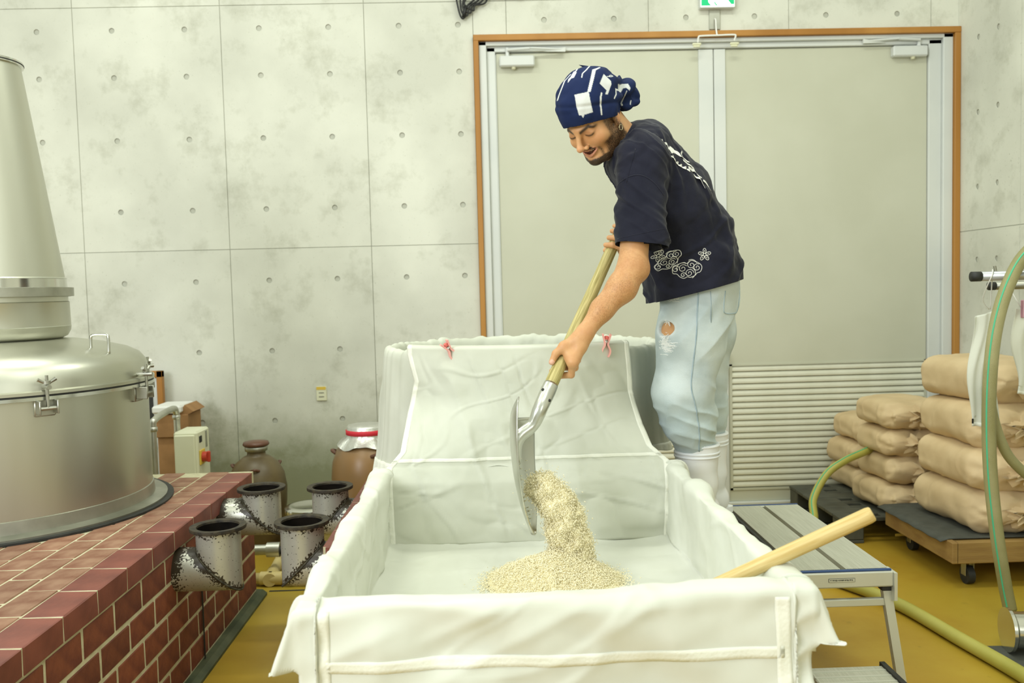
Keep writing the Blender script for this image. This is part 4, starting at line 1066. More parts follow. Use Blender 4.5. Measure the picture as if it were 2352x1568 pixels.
def wood_along(name, c1, c2, d):
    m = mat(name, c1, c2, .6, scale=1, bump=.25, detail=6)
    nt = m.node_tree
    R = Vector(d).to_track_quat('Z', 'Y').to_matrix().transposed()
    for nz in [n for n in nt.nodes if n.type == 'TEX_NOISE']:
        src = nz.inputs['Vector'].links[0].from_socket
        mp = nt.nodes.new('ShaderNodeMapping'); mp.vector_type = 'TEXTURE'; mp.inputs['Rotation'].default_value = Vector(d).to_track_quat('Z', 'Y').to_euler()
        mp.inputs['Scale'].default_value = (.012, .012, .25); nt.links.new(src, mp.inputs[0]); nt.links.new(mp.outputs[0], nz.inputs['Vector'])
        nz.inputs['Scale'].default_value = 2.2
    return m
M_wood_grain = wood_along('oak_grain', '#93874a', '#cdc084', HD)
M_shovel = mat('shovel_steel', (.60, .60, .55), (.68, .68, .62), .3, 1., scale=5)
shovel()

# wooden stick leaning over the trough edge
sa, sb = Vector((.200, 1.828, .658)), Vector((.738, 1.663, .966))
M_stick = wood_along('stick_grain', '#c3a766', '#d8c288', sb-sa)
k = thing('wooden_stick', tuple(sa), 'smooth pale wooden stick leaning over the right edge of the trough', 'stick')
dd = (sb-sa).normalized()
MB().tube([sa, sa+dd*.02]+[sa+(sb-sa)*f for f in (.2, .5, .8)]+[sb-dd*.01, sb-dd*.002, sb], [.011, .0140, .0150, .0155, .0158, .0158, .0145, .0115], 20).build('shaft', M_stick, k, True)
# ================================================================== aluminium step platform
def platform():
    x0, x1, y0, y1, zt = .955, 1.262, 2.70, 3.565, .50
    s = thing('work_platform', ((x0+x1)/2, (y0+y1)/2, 0), 'folding aluminium work platform with a ribbed top beside the trough', 'platform')
    # two ribbed planks with a gap between, rims at both ends
    xm = (x0+x1)/2
    for a, b in ((x0+.014, xm-.008), (xm+.010, x1-.010)):
        V = []; Fc = []; nr = 26; ys = (y0+.02, y1-.015)
        for i in range(nr*2+1):
            x = a+(b-a)*i/(nr*2); z = zt-(.0018 if i % 2 else 0)
            for y in ys: V.append((x, y, z))
        for i in range(nr*2): Fc.append([2*i, 2*i+2, 2*i+3, 2*i+1])
        n = len(V); V += [(a, ys[0], zt-.03), (b, ys[0], zt-.03), (b, ys[1], zt-.03), (a, ys[1], zt-.03)]
        Fc += [[0, n, n+3, 1], [n-2, n-1, n+2, n+1], [n, n+1, n+2, n+3]]
        mk('top_plank', V, Fc, M_alut, s)
    MB().box((x0, y0, zt-.057), (x1+.005, y0+.022, zt-.005), .005).build('end_rail', M_alu, s)
    MB().box((x0, y1-.016, zt-.057), (x1, y1, zt-.002), .004).build('end_rail', M_alu, s)
    for y in (y0+.003, y1-.012): MB().box((x0+.004, y, zt-.006), (x1-.002, y+.009, zt+.0015), .002).build('blue_edge', M_blue, s)
    MB().box((x0-.004, y0+.01, zt-.050), (x0+.010, y1-.005, zt-.004), .003).build('side_rail', M_black, s)
    MB().box((x1-.012, y0+.01, zt-.050), (x1+.002, y1-.005, zt-.004), .003).build('side_rail', M_alu, s)
    MB().box((x0-.006, y1-.03, zt-.06), (x0+.012, y1+.002, zt+.004), .004).build('corner_cap', M_black, s)
    MB().box((x0-.006, y0-.002, zt-.06), (x0+.012, y0+.02, zt+.002), .004).build('corner_cap', M_black, s)
    # name plate with its tiny print
    pl = MB().box((1.055, y0-.0012, zt-.036), (1.140, y0+.001, zt-.024)).build('name_plate', M_black, s)
    MB().box((1.0562, y0-.0018, zt-.0352), (1.1388, y0-.001, zt-.0248)).build('plate_field', M_alu, pl)
    q = MB(); x = 1.060
    while x < 1.134:
        w = random.uniform(.0015, .004); q.box((x, y0-.0022, zt-.0325+random.uniform(0, .0015)), (x+w, y0-.0016, zt-.0275)); x += w+random.uniform(.0012, .0025)
    q.build('print', M_black, pl)
    # splayed legs at both ends
    for y, dy in ((y0+.03, -.12), (y1-.03, .12)):
        for sg, x in ((-1, x0+.022), (1, x1-.012)):
            a = Vector((x, y, zt-.055)); b = Vector((x+sg*.055, y+dy*.35, .0))
            V = []; Fc = []
            for p in (a, b):
                for ex, ey in ((-.014, -.012), (.014, -.012), (.014, .012), (-.014, .012)): V.append(p+Vector((ex, ey, 0)))
            Fc = [[0, 1, 2, 3], [4, 7, 6, 5]]+[[i, 4+i, 4+(i+1) % 4, (i+1) % 4] for i in range(4)]
            l = mk('leg', V, Fc, M_alu, s)
            MB().box((b.x-.018, b.y-.016, 0), (b.x+.018, b.y+.016, .03), .004).build('foot', M_black, l)
            if sg > 0 or dy < 0: MB().box((a.x-.016, a.y-.016, zt-.075), (a.x+.016, a.y+.016, zt-.05), .002).build('leg_bracket', M_black, l)
    MB().box((x0+.02, y0+.018, zt-.125), (x1-.002, y0+.036, zt-.100), .003).build('brace', M_alu, s)
    MB().box((x0+.02, y1-.036, zt-.125), (x1-.002, y1-.018, zt-.100), .003).build('brace', M_alu, s)
    MB().prism([(y0+.06, zt-.01), (y0-.008, zt-.01), (y0-.008, zt-.10), (y0+.03, zt-.11)], 0, x1+.002, x1+.012).build('hinge_cover', M_alu, s)
    # lower step in front
    zs = .215
    MB().box((x0+.005, y0-.26, zs-.03), (x1-.062, y0-.06, zs), .004).build('lower_step', M_alut, s)
    for k in range(5): MB().box((x0+.005, y0-.25+.038*k, zs), (x1-.062, y0-.242+.038*k, zs+.002)).build('tread_rib', M_alu, s)
    MB().prism([(x1-.066, zs-.03), (x1-.03, zs-.03), (x1-.05, zs+.008), (x1-.066, zs+.008)], 1, y0-.27, y0-.05).build('step_end', M_black, s)
    for x in (x0+.02, x1-.085):
        MB().tube([(x, y0-.05, zs-.02), (x+.01, y0+.0, .03)], .009, 8).build('step_strut', M_alu, s)
        MB().tube([(x, y0-.22, zs-.02), (x, y0-.26, 0)], .010, 8).build('step_leg', M_alu, s)
platform()

# ================================================================== pallet, dolly and paper sacks
def pallet():
    x0, x1, y0, y1, zt = 1.865, 2.955, 4.60, 5.42, .14
    p = thing('plastic_pallet', ((x0+x1)/2, (y0+y1)/2, 0), 'dark grey plastic pallet under the paper sacks', 'pallet')
    n = 7; w = (y1-y0)/n
    for k in range(n):
        a, b = y0+k*w+.004, y0+(k+1)*w-.004; m = MB()
        xs = [x0, x0+.16, x0+.24, x0+.40, x0+.48, x0+.78, x0+.86, x1] if k % 3 != 1 else [x0, x1]
        ym = (a+b)/2
        if len(xs) > 2:
            for i in range(0, len(xs), 2): m.box((xs[i], a, zt-.018), (xs[i+1], b, zt), .002)
            for i in range(1, len(xs)-1, 2): m.box((xs[i], a, zt-.018), (xs[i+1], a+.03, zt)).box((xs[i], b-.03, zt-.018), (xs[i+1], b, zt))
        else: m.box((x0, a, zt-.018), (x1, b, zt), .002)
        m.build('deck_slat', M_pallet, p)
    for x in (x0+.005, (x0+x1)/2-.06, x1-.13):
        for y in (y0+.003, (y0+y1)/2-.06, y1-.13): MB().box((x, y, .018), (x+.125, y+.125, zt-.018), .006).build('block', M_pallet, p)
        MB().box((x, y0+.003, 0), (x+.125, y1-.003, .018), .003).build('runner', M_pallet, p)
    MB().box((x0+.30, y0-.001, .035), (x0+.375, y0+.004, .048)).box((x0+.345, y0-.001, .060), (x0+.40, y0+.004, .073)).build('yellow_mark', M_yel, p)
pallet()
def dolly():
    x0, x1, y0, y1, zb, zt = 2.085, 2.80, 3.87, 4.55, .115, .215
    d = thing('wooden_dolly', ((x0+x1)/2, (y0+y1)/2, 0), 'low wooden dolly with a rubber mat carrying the big sacks', 'dolly')
    MB().box((x0+.02, y0, zb), (x1, y0+.03, zt), .004).build('front_board', M_plank, d)
    MB().box((x0+.02, y1-.03, zb), (x1, y1, zt), .004).build('back_board', M_plank, d)
    MB().box((x0, y0, zb), (x0+.03, y1, zt), .004).build('side_board', M_plank, d); MB().box((x1-.03, y0, zb), (x1, y1, zt), .004).build('side_board', M_plank, d)
    for k in range(4): MB().box((x0+.02, y0+.03+k*.158, zt-.03), (x1-.02, y0+.18+k*.158, zt-.005), .002).build('deck_board', M_plank, d)
    G = np.zeros((20, 24, 3))
    for i in range(20):
        for j in range(24):
            x = x0-.03+(x1-x0+.04)*i/19; y = y0+.05+(y1-y0-.02)*j/23
            G[i, j] = (x, y, zt+.002+(-.012*((x0-x)/.03) if x < x0 else 0)+.002*sin(j*1.3)*(i < 3))
    sheet(G, 'rubber_mat', M_rubbermat, d, thick=.004)
    for x in (x0+.11, x1-.11):
        for y in (y0+.07, y1-.08):
            c = MB().tube([(x-.016, y, .042), (x+.016, y, .042)], .042, 20).build('caster_wheel', M_black, d, 'auto')
            MB().box((x-.022, y-.02, .04), (x-.017, y+.02, zb), .002).box((x+.017, y-.02, .04), (x+.022, y+.02, zb), .002).box((x-.022, y-.025, zb-.012), (x+.022, y+.025, zb)).build('caster_fork', M_ssd, c)
dolly()
def sack_mesh(L, Wd, H, seed):
    """pillow sack, long axis Y, tied end at -Y; base at z=0"""
    n, mm = 60, 48; V = []
    for i in range(n):
        f = i/(n-1); y = -L/2+L*f; e = min(f, 1-f)*2
        lim_ = .30 if f < .5 else .16; prof = min(1, (e/lim_))**.42 if e < lim_ else 1
        if f < .5: prof = max(prof, .25)
        for k in range(mm):
            a = 2*pi*k/mm; c, s = cos(a), sin(a); p = 3.6
            q = (abs(c)**p+abs(s)**p)**(-1/p)
            V.append((Wd/2*c*q*(.55+.45*prof), y, H/2+H/2*s*q*prof*(1 if s > 0 else 1)))
    V = np.array(V); N = V-np.array([0, 0, H/2]); N[:, 1] *= .2; N /= np.linalg.norm(N, axis=1, keepdims=True)+1e-9
    endw = np.clip(1-(V[:, 1]+L/2)/(L*.30), 0, 1)
    V = V+N*(fbm(V+seed, 7, seed, 2)*.009+np.maximum(0, ridge(V*[1, .6, 1]+seed, 9, seed+5)-.7)*.020+fbm(V*[1, .35, 1]+seed, 24, seed+3, 2)*(.003+.016*endw)+ridge(V*[1, .4, 1]+seed, 17, seed+6)*.012*endw)[:, None]
    V[:, 2] = np.clip(V[:, 2], 0.002, H)
    Fc = [[i*mm+k, i*mm+(k+1) % mm, (i+1)*mm+(k+1) % mm, (i+1)*mm+k] for i in range(n-1) for k in range(mm)]
    Fc += [list(range(mm))[::-1], [(n-1)*mm+k for k in range(mm)]]
    me = bpy.data.meshes.new('sack_body'); me.from_pydata([tuple(v) for v in V], [], Fc); me.update(); me.polygons.foreach_set('use_smooth', [True]*len(me.polygons)); me.materials.append(M_kraft)
    # gathered tie end: crumpled tuft
    T = []; tf = []; q = 28
    for j, (r, yy) in enumerate([(.070, .006), (.040, -.018), (.024, -.030), (.030, -.042), (.046, -.058), (.040, -.055), (.010, -.030)]):
        for k in range(q):
            a = 2*pi*k/q; w = 1+.35*sin(a*6+seed)*(j > 0)+.2*sin(a*11+seed*2)
            T.append((r*w*cos(a)*1.35, -L/2+.012+yy+.006*sin(a*4+j+seed), H*.47+r*w*sin(a)*.9))
    for j in range(6):
        for k in range(q): tf.append([j*q+k, j*q+(k+1) % q, (j+1)*q+(k+1) % q, (j+1)*q+k])
    te = bpy.data.meshes.new('tied_end'); te.from_pydata(T, [], tf); te.update(); te.polygons.foreach_set('use_smooth', [True]*len(te.polygons)); te.materials.append(M_kraft)
    C, cf = tube_geo([(.022*1.3*cos(a), -L/2-.024, H*.47+.022*sin(a)) for a in np.linspace(0, 2*pi, 15)]+[(.05, -L/2-.03, H*.40), (.055, -L/2-.035, H*.15)], .002, 5)
    ce = bpy.data.meshes.new('tie_string'); ce.from_pydata([tuple(v) for v in C], [], cf); ce.update(); ce.materials.append(mat('string', '#d8c79a', None, .8))
    return me, te, ce
SK_S = [sack_mesh(.41, .39, .160, i) for i in range(3)]
SK_B = [sack_mesh(.58, .44, .212, i+5) for i in range(2)]
def sack(kind, i, x, y, z, rz, label, group, rx=0, ry=0):
    me, te, ce = kind[i % len(kind)]
    s = thing('paper_sack', (x, y, z), label, 'sack', group); s.rotation_euler = (rx, ry, rz)
    for nm, d in (('sack_body', me), ('tied_end', te), ('tie_string', ce)):
        o = bpy.data.objects.new(nm, d); COL.objects.link(o); o.parent = s
    return s
gl = 'kraft paper sacks by the door'
names = ['bottom', 'second from the bottom', 'third from the bottom', 'topmost']
for k in range(4):   # on the dolly
    sack(SK_B, k, 2.425+(.0, .0, .02, .05)[k], 4.185+(.02, 0, .02, .05)[k], .219+.200*k, (.06, .02, -.03, .10)[k], 'plump kraft paper sack on the wooden dolly, %s of its stack' % names[k], gl)
for k in range(4):   # mid stack on the pallet
    sack(SK_S, k, 2.325+(-.02, .02, .0, .0)[k], 4.845+(.0, .005, 0, .005)[k], .141+.152*k, (.10, .05, -.02, .02)[k], 'slack paper sack on the pallet behind the dolly, %s of its stack' % names[k], gl)
nm3 = ['bottom', 'middle', 'topmost']
for k in range(3):   # rear stack
    sack(SK_S, k+1, 2.345+(0, -.02, .02)[k], 5.285+(0, .0, .0)[k], .141+.150*k, (.04, .06, .03)[k], 'kraft paper sack on the pallet against the louvred door, %s of three' % nm3[k], gl)

# ================================================================== hoses
M_hose = mat('braided_hose', '#8f8a5c', '#a8a377', .45, scale=4, bump=.5, bscale=420)
M_hosef = mat('yellow_hose', '#a8a34a', '#b8b25a', .4, scale=4, bump=.15, bscale=300)
M_stripe = mat('green_stripe', '#4fb98e', None, .45)
def hose(name, pts, r, m, label, sdir=(0, -1, 0), n=10):
    h = thing(name, pts[0], label, 'hose'); C = spline(pts, n)
    MB().tube(C, r, 18).build('hose_body', m, h, True)
    S = []; sd = Vector(sdir)
    for i, p in enumerate(C):
        t = Vector(C[min(i+1, len(C)-1)])-Vector(C[max(i-1, 0)]); t.normalize(); q = (sd-t*sd.dot(t)).normalized(); S.append(Vector(p)+q*(r-.0012))
    MB().tube(S, .0036, 8).build('stripe', M_stripe, h, True); return h
hose('braided_hose', [(2.75, 3.42, 1.46), (2.50, 3.44, 1.60), (2.30, 3.46, 1.60), (2.17, 3.462, 1.525), (2.085, 3.452, 1.40), (2.030, 3.452, 1.21), (2.012, 3.46, .96), (2.022, 3.47, .67), (2.055, 3.48, .40), (2.105, 3.50, .16), (2.13, 3.50, .04)], .0265, M_hose,
     'thick braided hose with green stripe hanging over the pipe rack', (-.75, -.66, 0))
hose('braided_hose', [(2.045, 3.52, .98), (2.058, 3.52, .87), (2.095, 3.52, .75), (2.16, 3.53, .65), (2.30, 3.54, .54), (2.50, 3.55, .47)], .0205, M_hose, 'thinner braided hose curving away right behind the thick one', (0, 1, 0))
hose('floor_hose', [(1.32, 4.35, .03), (1.45, 4.16, .03), (1.60, 3.92, .03), (1.72, 3.64, .03), (1.78, 3.26, .03), (1.83, 2.92, .03), (1.86, 2.5, .03), (1.84, 2.2, .03)], .027, M_hosef, 'yellow-green hose lying across the ochre floor', (.8, 0, -.3))
hose('floor_hose', [(1.50, 4.45, .03), (1.62, 4.52, .05), (1.755, 4.70, .10), (1.79, 4.80, .20), (1.88, 4.84, .33), (1.99, 4.86, .40), (2.12, 4.90, .44), (2.20, 4.95, .45)], .022, M_hosef, 'yellow hose with green stripe rising from the floor to the sacks', (-.5, -.5, .7))

# ================================================================== pipe rack with cloths
r = thing('pipe_rack', (2.5, 3.5, 0), 'metal pipe rack with black end caps beside the right wall', 'rack')
MB().tube([(1.99, 3.50, 1.427), (2.86, 3.50, 1.43)], .0195, 18).build('front_pole', mat('rack_pole', '#b9bcc0', '#c5c8cb', .3, .5, scale=4), r, True)
MB().tube([(1.958, 3.50, 1.427), (1.995, 3.50, 1.427)], .0205, 18).build('end_cap', M_black, r, True)
MB().tube([(2.17, 3.70, 1.385), (2.86, 3.70, 1.385)], .017, 18).build('rear_pole', M_ssd, r, True)
MB().tube([(2.145, 3.70, 1.385), (2.172, 3.70, 1.385)], .018, 18).build('end_cap', M_black, r, True)
for y in (3.50, 3.70): MB().tube([(2.80, y, 0), (2.80, y, 1.46)], .018, 14).build('upright', M_ssd, r, True)
MB().box((2.78, 3.46, 1.395), (2.82, 3.74, 1.42), .003).build('cross_bar', M_ssd, r)
MB().tube([(2.06, 3.503, 1.440), (2.055, 3.503, 1.468)], .006, 8).build('pole_pin', M_ssd, r)
def hang_cloth(x0, x1, zt, zb, y, seed, label):
    c = thing('hanging_cloth', ((x0+x1)/2, y, zb), label, 'cloth')
    nu, nv = 30, 60; G = np.zeros((nu, nv, 3))
    for i in range(nu):
        for j in range(nv):
            u, v = i/(nu-1), j/(nv-1); x = x0+(x1-x0)*u; z = zt+(zb-zt)*v
            x += .012*sin(v*7+seed)-(.02*v if seed == 1 else 0); z -= .02*(1-u)*(1-v)*(seed == 1)*2
            G[i, j] = (x, y+.010*sin(u*8+v*2+seed)+.006*sin(u*17+v*5), z+.008*sin(u*5+seed)*(v > .9))
    sheet(G, 'cloth_body', M_cloth, c); sheet(G[:, -3:]-[0, .002, 0], 'hem', M_hem, c, thick=.003); return c
c1 = hang_cloth(2.012, 2.125, 1.30, .795, 3.575, 1, 'narrow white cloth strip hung by a string from the rack end')
MB().tube(spline([(2.075, 3.574, 1.29), (2.035, 3.55, 1.33), (2.022, 3.50, 1.385), (2.03, 3.478, 1.43), (2.045, 3.50, 1.452), (2.06, 3.53, 1.40), (2.08, 3.574, 1.29)], 6), .0022, 6).build('string', M_white, c1, True)
MB().box((2.0, 3.562, .815), (2.006, 3.566, .835)).build('ink_mark', M_black, c1)
c2 = hang_cloth(2.20, 2.36, 1.29, .925, 3.60, 2, 'white cloth with pink peg hanging from the rack')
MB().tube([(2.225, 3.598, 1.29), (2.215, 3.65, 1.36), (2.21, 3.70, 1.405)], .002, 6).build('string', M_white, c2, True)
q = thing('clothes_peg', (2.232, 3.592, 1.28), 'translucent pink clothes peg on the white cloth at the rack', 'clothes peg')
for sg in (-1, 1): MB().box((2.232-.010, 3.590+sg*.007-.003, 1.25), (2.232+.010, 3.590+sg*.007+.003, 1.325), .003).build('peg_arm', mat('pink_clear', '#e2b6c6', None, .35, transl=.3), q)
MB().tube([(2.232, 3.578, 1.29), (2.232, 3.604, 1.29)], .005, 8).build('spring', M_ssd, q)
# steel pipe with ferrule on a black mat
p = thing('steel_pipe', (2.2, 3.16, .09), 'polished steel pipe with a ferrule end lying on the floor', 'pipe')
MB().tube([(1.925, 3.165, .095), (2.75, 3.02, .082)], .068, 40).build('pipe_wall', M_ssb, p, 'auto')
a = Vector((1.925, 3.165, .095)); d = Vector((2.75-1.925, 3.02-3.165, -.013)).normalized()
MB().tube([a-d*.012, a], [.082, .082], 40).tube([a, a+d*.010], [.078, .069], 40).build('ferrule', M_ssb, p, 'auto')
MB().tube([a+d*.055, a+d*.059], .0695, 40).build('weld_ring', M_ssd, p, 'auto')
MB().prism([(1.80, 3.22), (2.10, 3.20), (2.9, 3.05), (2.75, 2.55), (1.86, 2.80)], 2, .0005, .014).build('rubber_sheet', M_rubbermat)
o = bpy.data.objects['rubber_sheet']; props(o, 'flat black rubber sheet under the steel pipe', 'mat')
# ================================================================== the person
person = thing('person', (.72, 2.97, .60), 'person in navy printed T-shirt, torn pale jeans, white boots and patterned headscarf shovelling rice', 'person')
FT = np.array([-.951, .309, 0.]); LT = np.array([-.309, -.951, 0.])           # facing, own left
psi, pit = radians(44), radians(42)
HF = np.array([-cos(psi)*cos(pit), -sin(psi)*cos(pit), -sin(pit)])
HU = np.array([-cos(psi)*sin(pit), -sin(psi)*sin(pit), cos(pit)]); HL = np.array([sin(psi), -cos(psi), 0.])
HR = np.stack([HF, HL, HU]); HC = np.array([.338, 2.750, 1.950]); HS = 1.04
def hp(f, l, u): return HC+HS*(f*HF+l*HL+u*HU)
def hell(c, r, k=.01): return ell(hp(*c), np.array(r)*HS, HR, k)
def hcap(a, b, ra, rb=None, k=.01): return cap(hp(*a), hp(*b), ra*HS, (rb if rb is not None else ra)*HS, k)

# --- arms and hands
LSH, LEL, LWR = np.array([.47, 2.69, 1.79]), np.array([.430, 2.605, 1.478]), np.array([.276, 2.540, 1.290])
RSH, REL, RWR = np.array([.573, 3.04, 1.80]), np.array([.600, 3.10, 1.56]), np.array([.478, 2.885, 1.585])
A_ = np.array(HA); Bx = np.array(HB); wv = np.array(HD)
def hand(A, w, n, wrist, sg, thumb_out=1.):
    """closed hand around an axis through A along w; n = side of the axis where the back of the hand lies"""
    n = n-w*(n@w); n /= np.linalg.norm(n); r = sg*np.cross(w, n)
    def pt(a, th, R): t_ = radians(th); return A+w*a+R*(cos(t_)*n+sin(t_)*r)
    P = []; kn = []
    spec = [(.038, .0102, 1.), (.017, .0104, 1.04), (-.004, .0098, 1.), (-.023, .0088, .9)]
    for q_, (a, rad, s) in enumerate(spec):
        e_ = (.013, .007, .002, 0)[q_]
        k0 = pt(a, 36, .046); k1 = pt(a+.006+e_, 92, .042*s+.001); k2 = pt(a+.006+e_*1.6, 150, .030); k3 = pt(a+.004+e_*1.7, 205, .0265); kn.append(k0)
        P += [cap(k0, k1, rad*1.12, rad, .006), cap(k1, k2, rad, rad*.92, .004), cap(k2, k3, rad*.92, rad*.8, .004)]
        P.append(ell(k0+n*.002, (rad*1.25,)*3, None, .008))
    for k0, rad in zip(kn, (.016, .0155, .0145, .0135)): P.append(cap(wrist+(k0-wrist)*.12, k0-n*.002, .0160, rad, .012))
    P.append(cap(wrist, (kn[0]+kn[3])/2*.6+wrist*.4, .0225, .021, .015))
    t0 = wrist+(pt(.0, -8, .040)-wrist)*.45; t1 = pt(.004, -24, .038); t2 = pt(.030, -52, .0340); t3 = pt(.056, -68, .0280)
    P += [cap(wrist, t0, .020, .018, .015), cap(t0, t1, .018, .0140, .014), cap(t1, t2, .0130, .0112, .006), cap(t2, t3, .0112, .0090, .005)]
    P.append(cap(t1, kn[0], .010, .011, .016))       # web
    P.append(cap(pt(-.020, 22, .031), pt(.026, 22, .031), .0135, .0135, .012))   # palm pad on the grip
    return P, (t3, t2, n, w)
adds = []
# torso core (under the shirt), thighs (under the jeans)
S0, S1, S2, S3, S4 = [np.array(p) for p in ((.462, 2.85, 1.885), (.516, 2.86, 1.825), (.605, 2.885, 1.690), (.663, 2.91, 1.545), (.692, 2.925, 1.42))]
adds.append(sweep([S1, S2, S3, S4], [(.16, .09), (.15, .105), (.145, .105), (.15, .105)], LT, .03))
adds += [cap(S1, LSH, .05, .040, .02), cap(S1, RSH, .05, .040, .02)]
LLEG = [((.700, 2.87, 1.42), .118), ((.666, 2.865, 1.25), .113), ((.637, 2.87, 1.08), .092), ((.660, 2.895, .97), .084), ((.688, 2.92, .86), .060)]
RLEG = [((.735, 3.03, 1.42), .116), ((.742, 3.04, 1.25), .108), ((.738, 3.06, 1.08), .090), ((.750, 3.07, .97), .080), ((.768, 3.08, .86), .057)]
for leg in (LLEG, RLEG):
    for i in range(2): adds.append(cap(leg[i][0], leg[i+1][0], leg[i][1]-.009, leg[i+1][1]-.009, .02))
    for i in range(2, 4): adds.append(cap(leg[i][0], leg[i+1][0], .055, .048, .02))
# arms
adds += [cap(LSH, LEL, .042, .044, .02)]
mid = LEL+(LWR-LEL)*.28+np.array([.006, -.004, -.006])
adds += [cap(LEL, mid, .0425, .0435, .02), cap(mid, LEL+(LWR-LEL)*.65, .0425, .0325, .02), cap(LEL+(LWR-LEL)*.65, LWR, .0325, .0240, .02)]
adds += [ell(LEL+np.array([.016, .004, -.008]), (.030, .028, .030), None, .02)]
adds += [cap(RSH, REL, .042, .042, .02), cap(REL, REL+(RWR-REL)*.35, .042, .040, .02), cap(REL+(RWR-REL)*.35, RWR, .040, .026, .02)]
AL = A_+(Bx-A_)*.78
hl, thL = hand(AL, wv, np.array([0, -1., 0]), LWR, -1)
AR = A_+(Bx-A_)*(-.03)
hr, thR = hand(AR, wv, np.array([.55, .8, .1]), RWR, 1)
adds += hl+hr
# neck and head
NB = np.array([.425, 2.805, 1.878]); nd = np.array([.86, .12, -.50]); nd /= np.linalg.norm(nd)
adds += [cap(hp(-.040, 0, -.030), NB+nd*.02, .055, .060, .02), cap(NB+nd*.02, S1, .060, .075, .03)]
adds += [cap(hp(-.010, .052, -.045), NB+LT*.035+FT*.030, .011, .013, .02)]
adds += [hell((-.010, 0, .040), (.092, .076, .086), .01), hell((.030, 0, -.032), (.060, .061, .076), .03)]
for s in (1, -1):
    adds += [hcap((.000, s*.055, -.050), (.060, s*.028, -.097), .017, .016, .03)]          # jaw
    adds += [hell((.056, s*.041, -.030), (.030, .024, .024), .02)]                          # smiling cheek
    adds += [hcap((.086, s*.008, .013), (.070, s*.042, .013), .0105, .0075, .014)]           # brow
    adds += [hell((.0765, s*.032, -.004), (.0135, .0160, .0125), .005)]                      # eye
    adds += [hell((.1005, s*.0135, -.0375), (.0095, .0062, .0068), .006)]                   # nostril wing
    adds += [hell((-.004, s*.076, -.010), (.016, .007, .026), .006), hell((.004, s*.075, -.030), (.008, .006, .010), .005)]   # ear
adds += [hcap((.088, 0, .014), (.114, 0, -.028), .0070, .0085, .010), hell((.1155, 0, -.0320), (.0105, .0098, .0092), .008)]   # nose
adds += [hell((.078, 0, -.098), (.018, .022, .016), .02)]                                    # chin
# lips: a broad open smile
def mouth(l, base, lift): return base+lift*(abs(l)/.03)**1.6
for u0, lift, r, f0 in ((-.0535, .0050, .0034, .0925), (-.0735, .0180, .0044, .0895)):
    ls = np.linspace(-.029, .029, 9)
    for a, b in zip(ls[:-1], ls[1:]): adds.append(hcap((f0-13*a*a, a, mouth(a, u0, lift)), (f0-13*b*b, b, mouth(b, u0, lift)), r*(1-.35*abs(a)/.03), r*(1-.35*abs(b)/.03), .004))
subs = [hell((.101, s*.033, -.002), (.0125, .0165, .0100), .010) for s in (1, -1)]
for a in np.linspace(-.018, .018, 5): subs.append(hell((.094-12*a*a, a, mouth(a, -.0625, .0105)), (.013, .0085, .0050*(1-abs(a)/.04)), .003))
subs += [hell((.106, s*.009, -.0435), (.006, .0042, .003), .003) for s in (1, -1)]
subs += [hell((-.001, s*.0845, -.008), (.008, .0048, .014), .004) for s in (1, -1)]
V, Q = sdf_mesh(adds, subs, (.16, 2.42, .80), (.93, 3.25, 2.12), .0026)
V = relax(V, Q, 1, .35)
# colours of skin, beard, brows, lips, teeth
loc = ((V-HC)/HS)@HR.T; f, l, u = loc.T; al = np.abs(l)
SKIN = np.array(lin('#cf9f70')); col = np.tile(SKIN, (len(V), 1))
def blend(c, m): 
    global col
    col = col*(1-m[:, None])+np.array(c)*m[:, None]
nz = vnoise(V, 40, 3); nz2 = vnoise(V, 320, 4); nz3 = vnoise(V, 160, 14)
head = (np.linalg.norm(loc-[.0, 0, 0], axis=1) < .17)
blend(lin('#c98a62'), head*.5*np.exp(-((f-.07)**2+(al-.045)**2+(u+.03)**2)/.022**2))
blend(lin('#dda07a'), head*.55*np.exp(-((f-.118)**2+l**2+(u+.03)**2)/.016**2))
# beard
jaw = sstep(-.030, -.052, u+.16*(f-.045)+.0*al)
side = sstep(.040, .058, al)*sstep(-.012, .006, f)*sstep(.052, .034, f)*sstep(.03, .012, u)*sstep(-.10, -.06, u)
chin = sstep(-.080, -.088, u+.004*nz)*sstep(.045, .062, f)
lowj = jaw*sstep(.098, .075, f)*sstep(.030, .045, al+.25*(u+.11)*(-1))*sstep(-.028, -.012, f)
mous = np.exp(-((u-(-.0465-.35*np.clip(al-.01, 0, 1)))/.0050)**2)*sstep(.034, .026, al)*sstep(.075, .085, f)
mside = np.exp(-((al-.036)/.006)**2)*sstep(-.100, -.085, u)*sstep(-.045, -.056, u)*sstep(.055, .068, f)
beard = head*np.clip(np.maximum.reduce([chin*.95, lowj*.82, side*.72, mous*.9, mside*.7]), 0, 1)*(u < .04)*(u > -.128)
beard = np.clip(beard, 0, 1); blend(lin('#7a5a40'), beard*.55)
